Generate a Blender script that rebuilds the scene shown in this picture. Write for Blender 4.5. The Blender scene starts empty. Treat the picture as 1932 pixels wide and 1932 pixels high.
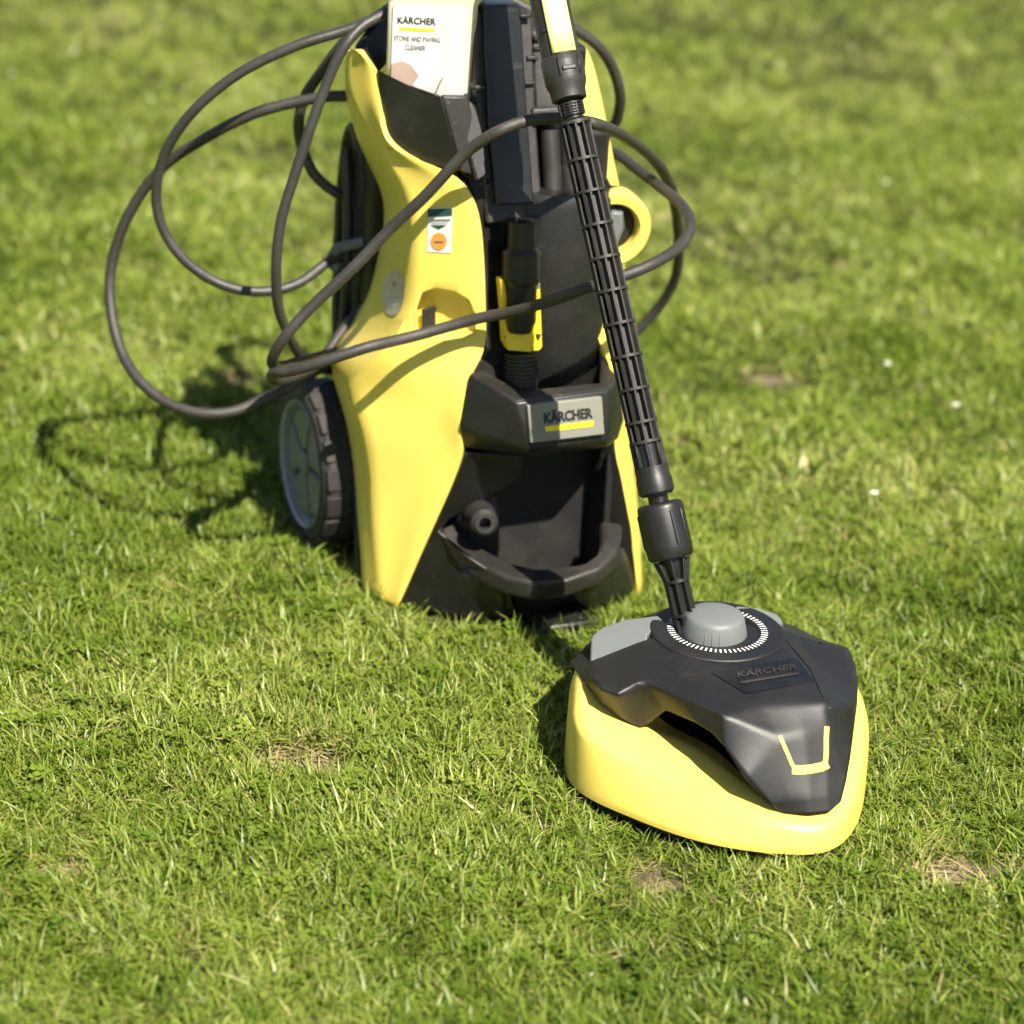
import bpy, bmesh, math, random
import numpy as np
from mathutils import Vector, Matrix
from mathutils.bvhtree import BVHTree

sc = bpy.context.scene
random.seed(7)
rng = np.random.default_rng(11)
rad = math.radians

# ------------------------------------------------------------------ camera
FPX, PIX = 4940.0, 1932.0              # focal length and frame in picture units
PITCH, ROLL, CAM_H = rad(24.0), rad(3.0), 1.27
cam_data = bpy.data.cameras.new('camera')
cam = bpy.data.objects.new('camera', cam_data)
sc.collection.objects.link(cam)
cam_data.sensor_width = 36.0
cam_data.lens = 36.0 * FPX / PIX
cam_data.clip_start = 0.05
cam_data.clip_end = 400.0
cam.matrix_world = (Matrix.Translation((0, 0, CAM_H)) @ Matrix.Rotation(rad(90) - PITCH, 4, 'X')
                    @ Matrix.Rotation(ROLL, 4, 'Z'))
cam_data.dof.use_dof = True
cam_data.dof.focus_distance = 2.53
cam_data.dof.aperture_fstop = 3.4
cam_data.dof.aperture_blades = 0
sc.camera = cam

# ------------------------------------------------------------------ light
SUN_AZ, SUN_EL = rad(32.0), rad(52.0)   # azimuth: to the right of the direction back to the camera
sun_dir = Vector((math.sin(SUN_AZ) * math.cos(SUN_EL), -math.cos(SUN_AZ) * math.cos(SUN_EL), math.sin(SUN_EL)))
world = bpy.data.worlds.new('World')
sc.world = world
world.use_nodes = True
wn = world.node_tree.nodes
sky = wn.new('ShaderNodeTexSky')
sky.sky_type = 'NISHITA'
sky.sun_disc = False
sky.sun_elevation = SUN_EL
sky.sun_rotation = math.atan2(sun_dir.x, sun_dir.y)
world.node_tree.links.new(sky.outputs[0], wn['Background'].inputs[0])
wn['Background'].inputs[1].default_value = 0.05
sun_data = bpy.data.lights.new('sun', 'SUN')
sun_data.energy = 5.0
sun_data.angle = rad(0.53)
sun_data.color = (1.0, 0.93, 0.80)
sun = bpy.data.objects.new('sun', sun_data)
sc.collection.objects.link(sun)
sun.rotation_euler = sun_dir.to_track_quat('Z', 'Y').to_euler()
sun.location = (1.5, -1.0, 4.0)
sc.view_settings.view_transform = 'Standard'
sc.view_settings.look = 'None'
sc.view_settings.exposure = 1.13
sc.view_settings.gamma = 1.0
sc.cycles.use_denoising = True
sc.cycles.max_bounces = 4
sc.cycles.diffuse_bounces = 2
sc.cycles.glossy_bounces = 3
sc.cycles.transmission_bounces = 3
sc.cycles.use_adaptive_sampling = True
sc.cycles.adaptive_threshold = 0.03
sc.cycles.adaptive_min_samples = 12

# ------------------------------------------------------------------ geometry of the view (to read sizes off the photograph)
cp, sp, cr, sr = math.cos(PITCH), math.sin(PITCH), math.cos(ROLL), math.sin(ROLL)
CAM = Vector((0, 0, CAM_H))
def ray(px, py):
    u = (px - 966) / FPX; v = (py - 966) / FPX
    u, v = u * cr + v * sr, -u * sr + v * cr
    return Vector((u, cp - v * sp, -sp - v * cp))
def at_z(px, py, z):
    d = ray(px, py); return CAM + d * ((z - CAM_H) / d.z)
def at_d(px, py, dep):
    return CAM + ray(px, py) * dep

WYAW = rad(23.0)
WO = Vector((.0434, 2.5312, 0.0))
WR = Vector((math.cos(WYAW), math.sin(WYAW), 0)); WB = Vector((-math.sin(WYAW), math.cos(WYAW), 0))
def wp(px, py, b):
    """point of the washer (its own x right, y back, z up) seen at a picture place, b metres behind its front"""
    d = ray(px, py)
    t = ((WO - CAM).dot(WB) + b) / d.dot(WB)
    q = CAM + d * t - WO
    return Vector((q.dot(WR), q.dot(WB), q.z))
def wworld(p): return WO + WR * p.x + WB * p.y + Vector((0, 0, p.z))

CYAW = rad(24.0)
CO = Vector((.207, 2.30, 0.0))
def kz(px, py, z):
    """place on the cleaner head, as (left of its middle, ahead of its dial, height)"""
    q = at_z(px, py, z) - CO
    return (-(q.x * math.cos(CYAW) + q.y * math.sin(CYAW)), q.x * math.sin(CYAW) - q.y * math.cos(CYAW), z)

# ------------------------------------------------------------------ materials
def nodes_of(m):
    m.use_nodes = True
    nt = m.node_tree
    return nt, nt.nodes, nt.links, nt.nodes['Principled BSDF']

def plastic(name, col, rough=.45, dust=.0, dust_col=(.35, .30, .24), scale=60, bump=.15, spec=.5, var=.12, coat=0.0):
    m = bpy.data.materials.new(name)
    nt, n, l, b = nodes_of(m)
    tc = n.new('ShaderNodeTexCoord')
    no = n.new('ShaderNodeTexNoise'); no.inputs['Scale'].default_value = scale; no.inputs['Detail'].default_value = 6
    l.new(tc.outputs['Object'], no.inputs['Vector'])
    big = n.new('ShaderNodeTexNoise'); big.inputs['Scale'].default_value = 14; big.inputs['Detail'].default_value = 5
    big.inputs['Roughness'].default_value = .65
    l.new(tc.outputs['Object'], big.inputs['Vector'])
    mix = n.new('ShaderNodeMix'); mix.data_type = 'RGBA'
    mix.inputs['A'].default_value = (*[c * (1 - var) for c in col], 1)
    mix.inputs['B'].default_value = (*[min(1, c * (1 + var)) for c in col], 1)
    l.new(big.outputs[0], mix.inputs['Factor'])
    out = mix.outputs['Result']
    if dust > 0:
        r = n.new('ShaderNodeValToRGB')
        r.color_ramp.elements[0].position = .5; r.color_ramp.elements[0].color = (0, 0, 0, 1)
        r.color_ramp.elements[1].position = .85; r.color_ramp.elements[1].color = (dust, dust, dust, 1)
        l.new(big.outputs[0], r.inputs[0])
        # fine specks of dried dirt
        vo = n.new('ShaderNodeTexNoise'); vo.inputs['Scale'].default_value = 170; vo.inputs['Detail'].default_value = 2
        l.new(tc.outputs['Object'], vo.inputs['Vector'])
        r2 = n.new('ShaderNodeValToRGB')
        r2.color_ramp.elements[0].position = .70; r2.color_ramp.elements[0].color = (0, 0, 0, 1)
        r2.color_ramp.elements[1].position = .80; r2.color_ramp.elements[1].color = (min(.5, dust * 2), min(.5, dust * 2), min(.5, dust * 2), 1)
        l.new(vo.outputs[0], r2.inputs[0])
        mx = n.new('ShaderNodeMath'); mx.operation = 'MAXIMUM'
        l.new(r.outputs[0], mx.inputs[0]); l.new(r2.outputs[0], mx.inputs[1])
        m2 = n.new('ShaderNodeMix'); m2.data_type = 'RGBA'
        l.new(mx.outputs[0], m2.inputs['Factor']); l.new(out, m2.inputs['A'])
        m2.inputs['B'].default_value = (*dust_col, 1)
        out = m2.outputs['Result']
    l.new(out, b.inputs['Base Color'])
    if name.startswith('black_'):
        mp = n.new('ShaderNodeMapping'); mp.inputs['Scale'].default_value = (1.0, 9.0, 4.0); mp.inputs['Rotation'].default_value = (.3, .5, .7)
        l.new(tc.outputs['Object'], mp.inputs['Vector'])
        sx = n.new('ShaderNodeTexNoise'); sx.inputs['Scale'].default_value = 46; sx.inputs['Detail'].default_value = 3
        l.new(mp.outputs[0], sx.inputs['Vector'])
        r3 = n.new('ShaderNodeValToRGB'); r3.color_ramp.elements[0].position = .66; r3.color_ramp.elements[0].color = (0, 0, 0, 1)
        r3.color_ramp.elements[1].position = .78; r3.color_ramp.elements[1].color = (.14, .14, .14, 1)
        l.new(sx.outputs[0], r3.inputs[0])
        m3 = n.new('ShaderNodeMix'); m3.data_type = 'RGBA'
        l.new(r3.outputs[0], m3.inputs['Factor']); l.new(out, m3.inputs['A']); m3.inputs['B'].default_value = (.20, .19, .18, 1)
        l.new(m3.outputs['Result'], b.inputs['Base Color'])
    rr = n.new('ShaderNodeMapRange')
    rr.inputs['To Min'].default_value = max(.05, rough - .1); rr.inputs['To Max'].default_value = min(1, rough + .12)
    l.new(big.outputs[0], rr.inputs['Value']); l.new(rr.outputs[0], b.inputs['Roughness'])
    b.inputs['Specular IOR Level'].default_value = spec
    b.inputs['Coat Weight'].default_value = coat
    bp = n.new('ShaderNodeBump'); bp.inputs['Strength'].default_value = bump; bp.inputs['Distance'].default_value = .001
    fine = n.new('ShaderNodeTexNoise'); fine.inputs['Scale'].default_value = scale * 12; fine.inputs['Detail'].default_value = 2
    l.new(tc.outputs['Object'], fine.inputs['Vector'])
    l.new(fine.outputs[0], bp.inputs['Height']); l.new(bp.outputs[0], b.inputs['Normal'])
    return m

M = {}
M['yellow'] = plastic('yellow_plastic', (.80, .62, .12), .34, dust=.13, dust_col=(.42, .36, .18), bump=.12, var=.04)
M['yellow_cap'] = plastic('yellow_cap_plastic', (.82, .60, .03), .4, bump=.05, var=.03)
M['pale_yellow'] = plastic('pale_yellow_insert', (.88, .82, .30), .4, bump=.03, var=.02)
M['black'] = plastic('black_plastic', (.0105, .0100, .0095), .40, dust=.05, bump=.2)
M['black_cover'] = plastic('black_cover_plastic', (.0100, .0100, .0100), .46, dust=.035, bump=.10, scale=110)
M['black_dusty'] = plastic('black_dusty_plastic', (.020, .018, .016), .5, dust=.14, bump=.25)
M['black_gloss'] = plastic('black_gloss_plastic', (.007, .007, .007), .3, dust=.05, bump=.15)
M['deep'] = plastic('shade_dark_plastic', (.007, .0065, .006), .7, dust=.06, bump=.4)  # black plastic darkened further: shade of the recesses put into its colour
M['grey'] = plastic('grey_plastic', (.135, .148, .148), .5, dust=.03, bump=.25, var=.04)
M['plate'] = plastic('olive_plate', (.20, .20, .165), .45, dust=.03, bump=.2, var=.05)
M['rubber'] = plastic('tyre_rubber', (.020, .018, .017), .7, dust=.35, dust_col=(.12, .10, .085), bump=.5)
M['rim'] = plastic('rim_plastic', (.15, .168, .148), .46, dust=.08, bump=.1, coat=0)
M['rim_light'] = plastic('rim_light_plastic', (.42, .43, .42), .3, bump=.1)
M['hose'] = plastic('hose_rubber', (.036, .032, .028), .45, dust=.16, dust_col=(.22, .19, .16), scale=90, bump=.5)
M['cord'] = plastic('cord_rubber', (.036, .034, .032), .36, dust=.14, dust_col=(.22, .20, .18), scale=90, bump=.4)
M['white'] = plastic('white_print', (.82, .82, .80), .5, bump=.03, var=.02)
M['bottle'] = plastic('cream_bottle_plastic', (.80, .72, .52), .4, bump=.04, var=.03)
M['label_white'] = plastic('label_paper', (.68, .67, .645), .45, bump=.03, var=.02)
M['label_grey'] = plastic('label_pale_band', (.52, .52, .53), .45, bump=.03, var=.02)
M['label_faint'] = plastic('label_faint_print', (.72, .72, .74), .45, bump=.02, var=.02)
M['ink'] = plastic('black_ink', (.012, .012, .012), .5, bump=.02, var=.02)
M['ink_soft'] = plastic('grey_ink', (.12, .12, .12), .5, bump=.02, var=.02)
M['ink_green'] = plastic('dark_green_ink', (.015, .07, .06), .5, bump=.02, var=.05)
M['orange'] = plastic('orange_ink', (.75, .28, .05), .5, bump=.02, var=.05)
M['bar'] = plastic('yellow_ink', (.85, .68, .02), .4, bump=.02, var=.02)
M['stone_print'] = plastic('stone_photo_print', (.42, .31, .25), .5, scale=40, var=.5)
M['skin_print'] = plastic('pale_photo_print', (.72, .60, .52), .5, scale=40, var=.2)
M['oval'] = plastic('faded_sticker', (.60, .52, .40), .35, bump=.02, var=.05)
M['pink_ink'] = plastic('pink_ink', (.62, .22, .16), .5, bump=.02, var=.05)
M['chrome'] = plastic('shiny_latch', (.10, .095, .09), .35, bump=.02)
M['stem'] = plastic('daisy_stem', (.10, .16, .03), .6, bump=.02)
M['chrome'].node_tree.nodes['Principled BSDF'].inputs['Metallic'].default_value = .8

# grass
def grass_material(name, dry=0.0):
    m = bpy.data.materials.new(name)
    nt, n, l, b = nodes_of(m)
    n.remove(b)
    at = n.new('ShaderNodeAttribute'); at.attribute_name = 'tint'
    pt = n.new('ShaderNodeAttribute'); pt.attribute_name = 'patch'; pt.attribute_type = 'GEOMETRY'
    add = n.new('ShaderNodeMath'); add.operation = 'MULTIPLY_ADD'
    l.new(at.outputs['Fac'], add.inputs[0]); add.inputs[1].default_value = .55
    l.new(pt.outputs['Fac'], add.inputs[2])
    r = n.new('ShaderNodeValToRGB')
    e = r.color_ramp.elements
    e[0].position = 0.0; e[0].color = (.034, .066, .006, 1)
    e[1].position = 1.0; e[1].color = (.56, .50, .27, 1)
    for p, c in ((.25, (.088, .145, .013, 1)), (.5, (.178, .236, .030, 1)), (.72, (.290, .330, .074, 1)), (.88, (.41, .405, .155, 1))):
        k = e.new(p); k.color = c
    l.new(add.outputs[0], r.inputs[0])
    col = r.outputs[0]
    if dry:
        mx = n.new('ShaderNodeMix'); mx.data_type = 'RGBA'; mx.inputs['Factor'].default_value = dry
        l.new(r.outputs[0], mx.inputs['A']); mx.inputs['B'].default_value = (.40, .31, .16, 1)
        col = mx.outputs['Result']
    df = n.new('ShaderNodeBsdfDiffuse'); l.new(col, df.inputs['Color'])
    tr = n.new('ShaderNodeBsdfTranslucent'); l.new(col, tr.inputs['Color'])
    gl = n.new('ShaderNodeBsdfGlossy'); gl.inputs['Roughness'].default_value = .38; gl.inputs['Color'].default_value = (.9, .95, .85, 1)
    m1 = n.new('ShaderNodeMixShader'); m1.inputs[0].default_value = .18
    l.new(df.outputs[0], m1.inputs[1]); l.new(tr.outputs[0], m1.inputs[2])
    m2 = n.new('ShaderNodeMixShader'); m2.inputs[0].default_value = .022
    l.new(m1.outputs[0], m2.inputs[1]); l.new(gl.outputs[0], m2.inputs[2])
    l.new(m2.outputs[0], n['Material Output'].inputs['Surface'])
    return m
M['grass'] = grass_material('grass_blades')
M['straw'] = grass_material('dry_grass_blades', .75)

def ground_material():
    m = bpy.data.materials.new('lawn_soil')
    nt, n, l, b = nodes_of(m)
    geo = n.new('ShaderNodeNewGeometry')
    a = n.new('ShaderNodeTexNoise'); a.inputs['Scale'].default_value = 4; a.inputs['Detail'].default_value = 8
    f = n.new('ShaderNodeTexNoise'); f.inputs['Scale'].default_value = 180; f.inputs['Detail'].default_value = 6
    for k in (a, f): l.new(geo.outputs['Position'], k.inputs['Vector'])
    r = n.new('ShaderNodeValToRGB'); e = r.color_ramp.elements
    e[0].position = .3; e[0].color = (.10, .075, .05, 1)
    e[1].position = .75; e[1].color = (.30, .22, .15, 1)
    l.new(f.outputs[0], r.inputs[0])
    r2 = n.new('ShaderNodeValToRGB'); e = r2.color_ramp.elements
    e[0].position = .3; e[0].color = (.022, .030, .008, 1)  # ground below the blades darkened, shade of the gaps put into its colour
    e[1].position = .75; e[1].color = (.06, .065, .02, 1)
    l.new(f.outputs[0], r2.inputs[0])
    at = n.new('ShaderNodeAttribute'); at.attribute_name = 'bare'
    mx = n.new('ShaderNodeMix'); mx.data_type = 'RGBA'
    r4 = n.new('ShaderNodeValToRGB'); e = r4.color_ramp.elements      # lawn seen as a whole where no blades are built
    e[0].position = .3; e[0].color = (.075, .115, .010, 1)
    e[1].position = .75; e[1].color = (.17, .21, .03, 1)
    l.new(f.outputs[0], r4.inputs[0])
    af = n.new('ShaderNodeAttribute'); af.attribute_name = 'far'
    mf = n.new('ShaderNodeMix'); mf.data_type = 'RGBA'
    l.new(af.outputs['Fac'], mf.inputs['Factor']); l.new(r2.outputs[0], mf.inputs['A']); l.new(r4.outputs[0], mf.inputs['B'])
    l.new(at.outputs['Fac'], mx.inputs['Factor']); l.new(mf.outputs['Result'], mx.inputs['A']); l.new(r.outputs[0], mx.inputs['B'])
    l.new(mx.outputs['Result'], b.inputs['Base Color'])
    b.inputs['Roughness'].default_value = .95
    b.inputs['Specular IOR Level'].default_value = .1
    bp = n.new('ShaderNodeBump'); bp.inputs['Strength'].default_value = .8; bp.inputs['Distance'].default_value = .006
    l.new(f.outputs[0], bp.inputs['Height']); l.new(bp.outputs[0], b.inputs['Normal'])
    return m
M['soil'] = ground_material()

# ------------------------------------------------------------------ helpers
def link(o, parent=None):
    sc.collection.objects.link(o)
    if parent is not None: o.parent = parent
    return o
def mesh_obj(name, verts, faces, mat, parent=None, smooth=None, bevel=0, seg=2, solid=0, solid_off=-1, sub=0, angle=30):
    me = bpy.data.meshes.new(name)
    me.from_pydata([tuple(v) for v in verts], [], faces)
    bm = bmesh.new(); bm.from_mesh(me)
    bmesh.ops.recalc_face_normals(bm, faces=bm.faces); bm.to_mesh(me); bm.free()
    o = bpy.data.objects.new(name, me)
    me.materials.append(M[mat] if isinstance(mat, str) else mat)
    link(o, parent)
    if sub:
        k = o.modifiers.new('sub', 'SUBSURF'); k.levels = sub; k.render_levels = sub
    if solid:
        k = o.modifiers.new('solid', 'SOLIDIFY'); k.thickness = solid; k.offset = solid_off
    if bevel:
        k = o.modifiers.new('bevel', 'BEVEL'); k.width = bevel; k.segments = seg; k.limit_method = 'ANGLE'
        k.angle_limit = rad(25); k.harden_normals = False
    if smooth is None: smooth = bool(bevel)
    if smooth:
        me.shade_smooth()
        if hasattr(me, 'set_sharp_from_angle'): me.set_sharp_from_angle(angle=rad(angle if not bevel else 60))
    return o
def empty(name, loc, rz, label, cat, group=None):
    o = bpy.data.objects.new(name, None)
    o.location = loc; o.rotation_euler = (0, 0, rz); o.empty_display_size = .05
    link(o)
    o['label'] = label; o['category'] = cat
    if group: o['group'] = group
    return o
def prism(front, dy):
    """front: list of points; pushed back by dy (a number or a vector)"""
    v = Vector((0, dy, 0)) if not isinstance(dy, Vector) else dy
    n = len(front)
    verts = [Vector(p) for p in front] + [Vector(p) + v for p in front]
    faces = [tuple(range(n)), tuple(range(2 * n - 1, n - 1, -1))]
    for i in range(n):
        j = (i + 1) % n
        faces.append((i, j, n + j, n + i))
    return verts, faces
def slab(name, pts, thick, mat, parent, bevel=.0025, **k):
    v, f = prism([wp(*p) for p in pts], thick)
    return mesh_obj(name, v, f, mat, parent, bevel=bevel, **k)
def box_vf(x0, x1, y0, y1, z0, z1):
    v = [(x, y, z) for z in (z0, z1) for y in (y0, y1) for x in (x0, x1)]
    f = [(0, 1, 3, 2), (4, 6, 7, 5), (0, 4, 5, 1), (2, 3, 7, 6), (0, 2, 6, 4), (1, 5, 7, 3)]
    return v, f
def join(parts):
    V, Fc = [], []
    for v, f in parts:
        o = len(V); V += [Vector(p) for p in v]; Fc += [tuple(i + o for i in q) for q in f]
    return V, Fc
def xform(vf, mat):
    return [mat @ Vector(p) for p in vf[0]], vf[1]
def lathe_vf(profile, n=32, caps=True, a0=0, a1=2 * math.pi):
    """profile of (radius, height) about z"""
    full = abs(a1 - a0 - 2 * math.pi) < 1e-6
    m = n if full else n + 1
    V, Fc = [], []
    for i in range(m):
        a = a0 + (a1 - a0) * i / n
        for r, h in profile: V.append((r * math.cos(a), r * math.sin(a), h))
    k = len(profile)
    for i in range(n):
        j = (i + 1) % m
        for s in range(k - 1):
            Fc.append((i * k + s, j * k + s, j * k + s + 1, i * k + s + 1))
    if caps and full:
        if profile[0][0] > 1e-5: Fc.append(tuple(i * k for i in range(n))[::-1])
        if profile[-1][0] > 1e-5: Fc.append(tuple(i * k + k - 1 for i in range(n)))
    return V, Fc
def axis_mat(a, b, up=Vector((0, 0, 1))):
    z = (b - a).normalized()
    x = up.cross(z)
    if x.length < 1e-4: x = Vector((1, 0, 0)).cross(z)
    x.normalize(); y = z.cross(x)
    m = Matrix((x, y, z)).transposed().to_4x4(); m.translation = a
    return m
def catmull(pts, step=.006):
    P = [Vector(p) for p in pts]
    P = [P[0] * 2 - P[1]] + P + [P[-1] * 2 - P[-2]]
    out = []
    for i in range(1, len(P) - 2):
        p0, p1, p2, p3 = P[i - 1:i + 3]
        def kn(a, b, t): return t + max(1e-4, (b - a).length) ** .5
        t0 = 0; t1 = kn(p0, p1, t0); t2 = kn(p1, p2, t1); t3 = kn(p2, p3, t2)
        n = max(2, int((p2 - p1).length / step))
        for j in range(n):
            t = t1 + (t2 - t1) * j / n
            A1 = p0 * ((t1 - t) / (t1 - t0)) + p1 * ((t - t0) / (t1 - t0))
            A2 = p1 * ((t2 - t) / (t2 - t1)) + p2 * ((t - t1) / (t2 - t1))
            A3 = p2 * ((t3 - t) / (t3 - t2)) + p3 * ((t - t2) / (t3 - t2))
            B1 = A1 * ((t2 - t) / (t2 - t0)) + A2 * ((t - t0) / (t2 - t0))
            B2 = A2 * ((t3 - t) / (t3 - t1)) + A3 * ((t - t1) / (t3 - t1))
            out.append(B1 * ((t2 - t) / (t2 - t1)) + B2 * ((t - t1) / (t2 - t1)))
    out.append(P[-2])
    return out
def smooth_path(pts, it=4):
    for _ in range(it):
        q = pts[:]
        for i in range(1, len(pts) - 1):
            q[i] = (pts[i - 1] + pts[i] * 2 + pts[i + 1]) / 4
        pts = q
    return pts
def tube_vf(path, r, sides=12):
    V, Fc = [], []
    t = (path[1] - path[0]).normalized()
    nrm = t.orthogonal().normalized()
    for i, p in enumerate(path):
        a = path[max(0, i - 1)]; b = path[min(len(path) - 1, i + 1)]
        t2 = (b - a).normalized()
        nrm = (nrm - t2 * nrm.dot(t2)).normalized()
        bi = t2.cross(nrm)
        rr = r(i / (len(path) - 1)) if callable(r) else r
        for k in range(sides):
            an = 2 * math.pi * k / sides
            V.append(p + (nrm * math.cos(an) + bi * math.sin(an)) * rr)
    for i in range(len(path) - 1):
        for k in range(sides):
            k2 = (k + 1) % sides
            Fc.append((i * sides + k, i * sides + k2, (i + 1) * sides + k2, (i + 1) * sides + k))
    Fc.append(tuple(range(sides))[::-1]); o = (len(path) - 1) * sides
    Fc.append(tuple(o + k for k in range(sides)))
    return V, Fc
def text_vf(s, bold=.0, space=1.0):
    """letter shapes as flat polygons, scaled so that the word is 0..1 wide; returns verts, faces, height"""
    cu = bpy.data.curves.new('lettering', 'FONT'); cu.body = s; cu.offset = bold; cu.space_character = space; cu.resolution_u = 3
    o = bpy.data.objects.new('lettering', cu); sc.collection.objects.link(o)
    dg = bpy.context.evaluated_depsgraph_get()
    me = bpy.data.meshes.new_from_object(o.evaluated_get(dg))
    V = [v.co.copy() for v in me.vertices]; Fc = [tuple(p.vertices) for p in me.polygons]
    bpy.data.objects.remove(o); bpy.data.curves.remove(cu); bpy.data.meshes.remove(me)
    x0 = min(v.x for v in V); x1 = max(v.x for v in V); y0 = min(v.y for v in V)
    k = 1 / (x1 - x0)
    V = [Vector(((v.x - x0) * k, (v.y - y0) * k, 0)) for v in V]
    return V, Fc, max(v.y for v in V)
def text_on(name, s, origin, right, up, width, height, mat, parent, bold=.0, space=1.0):
    V, Fc, h = text_vf(s, bold, space)
    r = right.normalized(); u = up.normalized()
    me = bpy.data.meshes.new(name)
    me.from_pydata([tuple(origin + r * (v.x * width) + u * (v.y / h * height)) for v in V], [], Fc)
    me.materials.append(M[mat])
    o = bpy.data.objects.new(name, me)
    return link(o, parent)
def bvh_of(objs):
    """all these meshes with their modifiers, in world space"""
    bpy.context.view_layer.update()
    dg = bpy.context.evaluated_depsgraph_get()
    V, Fc = [], []
    for o in objs:
        e = o.evaluated_get(dg); me = e.to_mesh(); k = len(V); mw = o.matrix_world
        V += [mw @ v.co for v in me.vertices]; Fc += [tuple(i + k for i in p.vertices) for p in me.polygons]
        e.to_mesh_clear()
    return BVHTree.FromPolygons(V, Fc)
def decal(name, bvh, poly, mat, parent, lift=.0006, n=0, fill=None):
    """thin film laid on a surface: outline given by its places in the picture, each dropped on to the surface"""
    V, Fc = [], []
    if fill is None:
        c = (sum(p[0] for p in poly) / len(poly), sum(p[1] for p in poly) / len(poly))
        rings = [0.0, .5, 1.0]
        pts = [c]
        for rr in rings[1:]: pts += [(c[0] + (p[0] - c[0]) * rr, c[1] + (p[1] - c[1]) * rr) for p in poly]
        m = len(poly)
        Fc = [(0, 1 + i, 1 + (i + 1) % m) for i in range(m)] + [(1 + i, 1 + m + i, 1 + m + (i + 1) % m, 1 + (i + 1) % m) for i in range(m)]
    else:
        pts, Fc = fill
    bpy.context.view_layer.update()
    inv = parent.matrix_world.inverted()
    last = None
    for p in pts:
        d = ray(*p).normalized()
        loc, nr, _, _ = bvh.ray_cast(CAM, d)
        if loc is None: loc, nr = (last if last else (CAM + d * 2.7, -d))
        if nr.dot(d) > 0: nr = -nr
        last = (loc, nr)
        V.append(inv @ (loc + nr * lift))
    me = bpy.data.meshes.new(name); me.from_pydata([tuple(v) for v in V], [], Fc); me.materials.append(M[mat])
    me.shade_smooth()
    return link(bpy.data.objects.new(name, me), parent)
def circle_px(cx, cy, rx, ry, n=28, tilt=0.0):
    c, s = math.cos(tilt), math.sin(tilt)
    return [(cx + rx * math.cos(2 * math.pi * i / n) * c - ry * math.sin(2 * math.pi * i / n) * s,
             cy + rx * math.cos(2 * math.pi * i / n) * s + ry * math.sin(2 * math.pi * i / n) * c) for i in range(n)]
def strip_px(pts, w):
    """a band of width w along a line of picture places"""
    P, Fc = [], []
    for i, p in enumerate(pts):
        a = pts[max(0, i - 1)]; b = pts[min(len(pts) - 1, i + 1)]
        dx, dy = b[0] - a[0], b[1] - a[1]; q = math.hypot(dx, dy); nx, ny = -dy / q * w / 2, dx / q * w / 2
        P += [(p[0] + nx, p[1] + ny), (p[0] - nx, p[1] - ny)]
    for i in range(len(pts) - 1): Fc.append((2 * i, 2 * i + 1, 2 * i + 3, 2 * i + 2))
    return P, Fc

# ------------------------------------------------------------------ ground
def lattice_noise(seed, cell):
    g = np.random.default_rng(seed).random((64, 64))
    def fn(x, y):
        u = np.asarray(x) / cell + 20.3; v = np.asarray(y) / cell + 11.7
        i = np.floor(u).astype(int); j = np.floor(v).astype(int); a = u - i; b = v - j
        a = a * a * (3 - 2 * a); b = b * b * (3 - 2 * b)
        G = lambda p, q: g[p % 64, q % 64]
        return (G(i, j) * (1 - a) + G(i + 1, j) * a) * (1 - b) + (G(i, j + 1) * (1 - a) + G(i + 1, j + 1) * a) * b
    return fn
nA, nB, nC, nD = lattice_noise(1, .22), lattice_noise(2, .07), lattice_noise(3, .5), lattice_noise(4, .11)
nE = lattice_noise(9, .36)
BARE = []      # worn spots: x, y, half sizes
for px, py, rx, ry in ((560, 1440, .050, .030), (640, 1450, .026, .016), (1232, 1652, .030, .019), (1825, 1646, .044, .022), (1770, 1668, .024, .016),
                       (460, 720, .04, .03), (1460, 705, .035, .018), (1800, 935, .03, .018), (130, 1640, .026, .018)):
    q = at_z(px, py, 0); BARE.append((q.x, q.y, rx, ry))
def bare(x, y):
    x = np.asarray(x, float); y = np.asarray(y, float)
    v = np.zeros_like(x)
    for bx, by, rx, ry in BARE:
        d = ((x - bx) / rx) ** 2 + ((y - by) / ry) ** 2 + (nB(x * 2, y * 2) - .5) * .9
        v = np.maximum(v, np.clip(1.35 - d, 0, 1))
    return v
def relief(x, y): return (nA(x, y) - .5) * .012 + (nB(x, y) - .5) * .005
gx = np.concatenate([[-200, -60, -20, -8, -4], np.arange(-2.4, 2.41, .03), [4, 8, 20, 60, 200]])
gy = np.concatenate([[-60, -20, -6, -1, .4], np.arange(1.2, 7.0, .03), [8, 12, 25, 80, 250]])
XX, YY = np.meshgrid(gx, gy)
fade = np.clip((2.4 - np.abs(XX)) * 3, 0, 1) * np.clip((7.0 - YY) * 2, 0, 1) * np.clip((YY - 1.2) * 3, 0, 1)
ZZ = relief(XX, YY) * fade - .004
vs = np.stack([XX, YY, ZZ], -1).reshape(-1, 3)
W_ = len(gx); H_ = len(gy)
fs = [(j * W_ + i, j * W_ + i + 1, (j + 1) * W_ + i + 1, (j + 1) * W_ + i) for j in range(H_ - 1) for i in range(W_ - 1)]
gm = bpy.data.meshes.new('lawn_ground'); gm.from_pydata(vs.tolist(), [], fs); gm.materials.append(M['soil']); gm.shade_smooth()
ba = gm.attributes.new('bare', 'FLOAT', 'POINT'); ba.data.foreach_set('value', (bare(vs[:, 0], vs[:, 1]) * fade.reshape(-1)).astype(np.float32))
fa = gm.attributes.new('far', 'FLOAT', 'POINT')
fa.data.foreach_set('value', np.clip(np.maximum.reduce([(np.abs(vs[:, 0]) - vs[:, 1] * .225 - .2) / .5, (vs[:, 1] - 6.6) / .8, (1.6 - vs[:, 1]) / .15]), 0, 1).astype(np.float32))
ground = link(bpy.data.objects.new('lawn_ground', gm)); ground['kind'] = 'structure'

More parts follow.
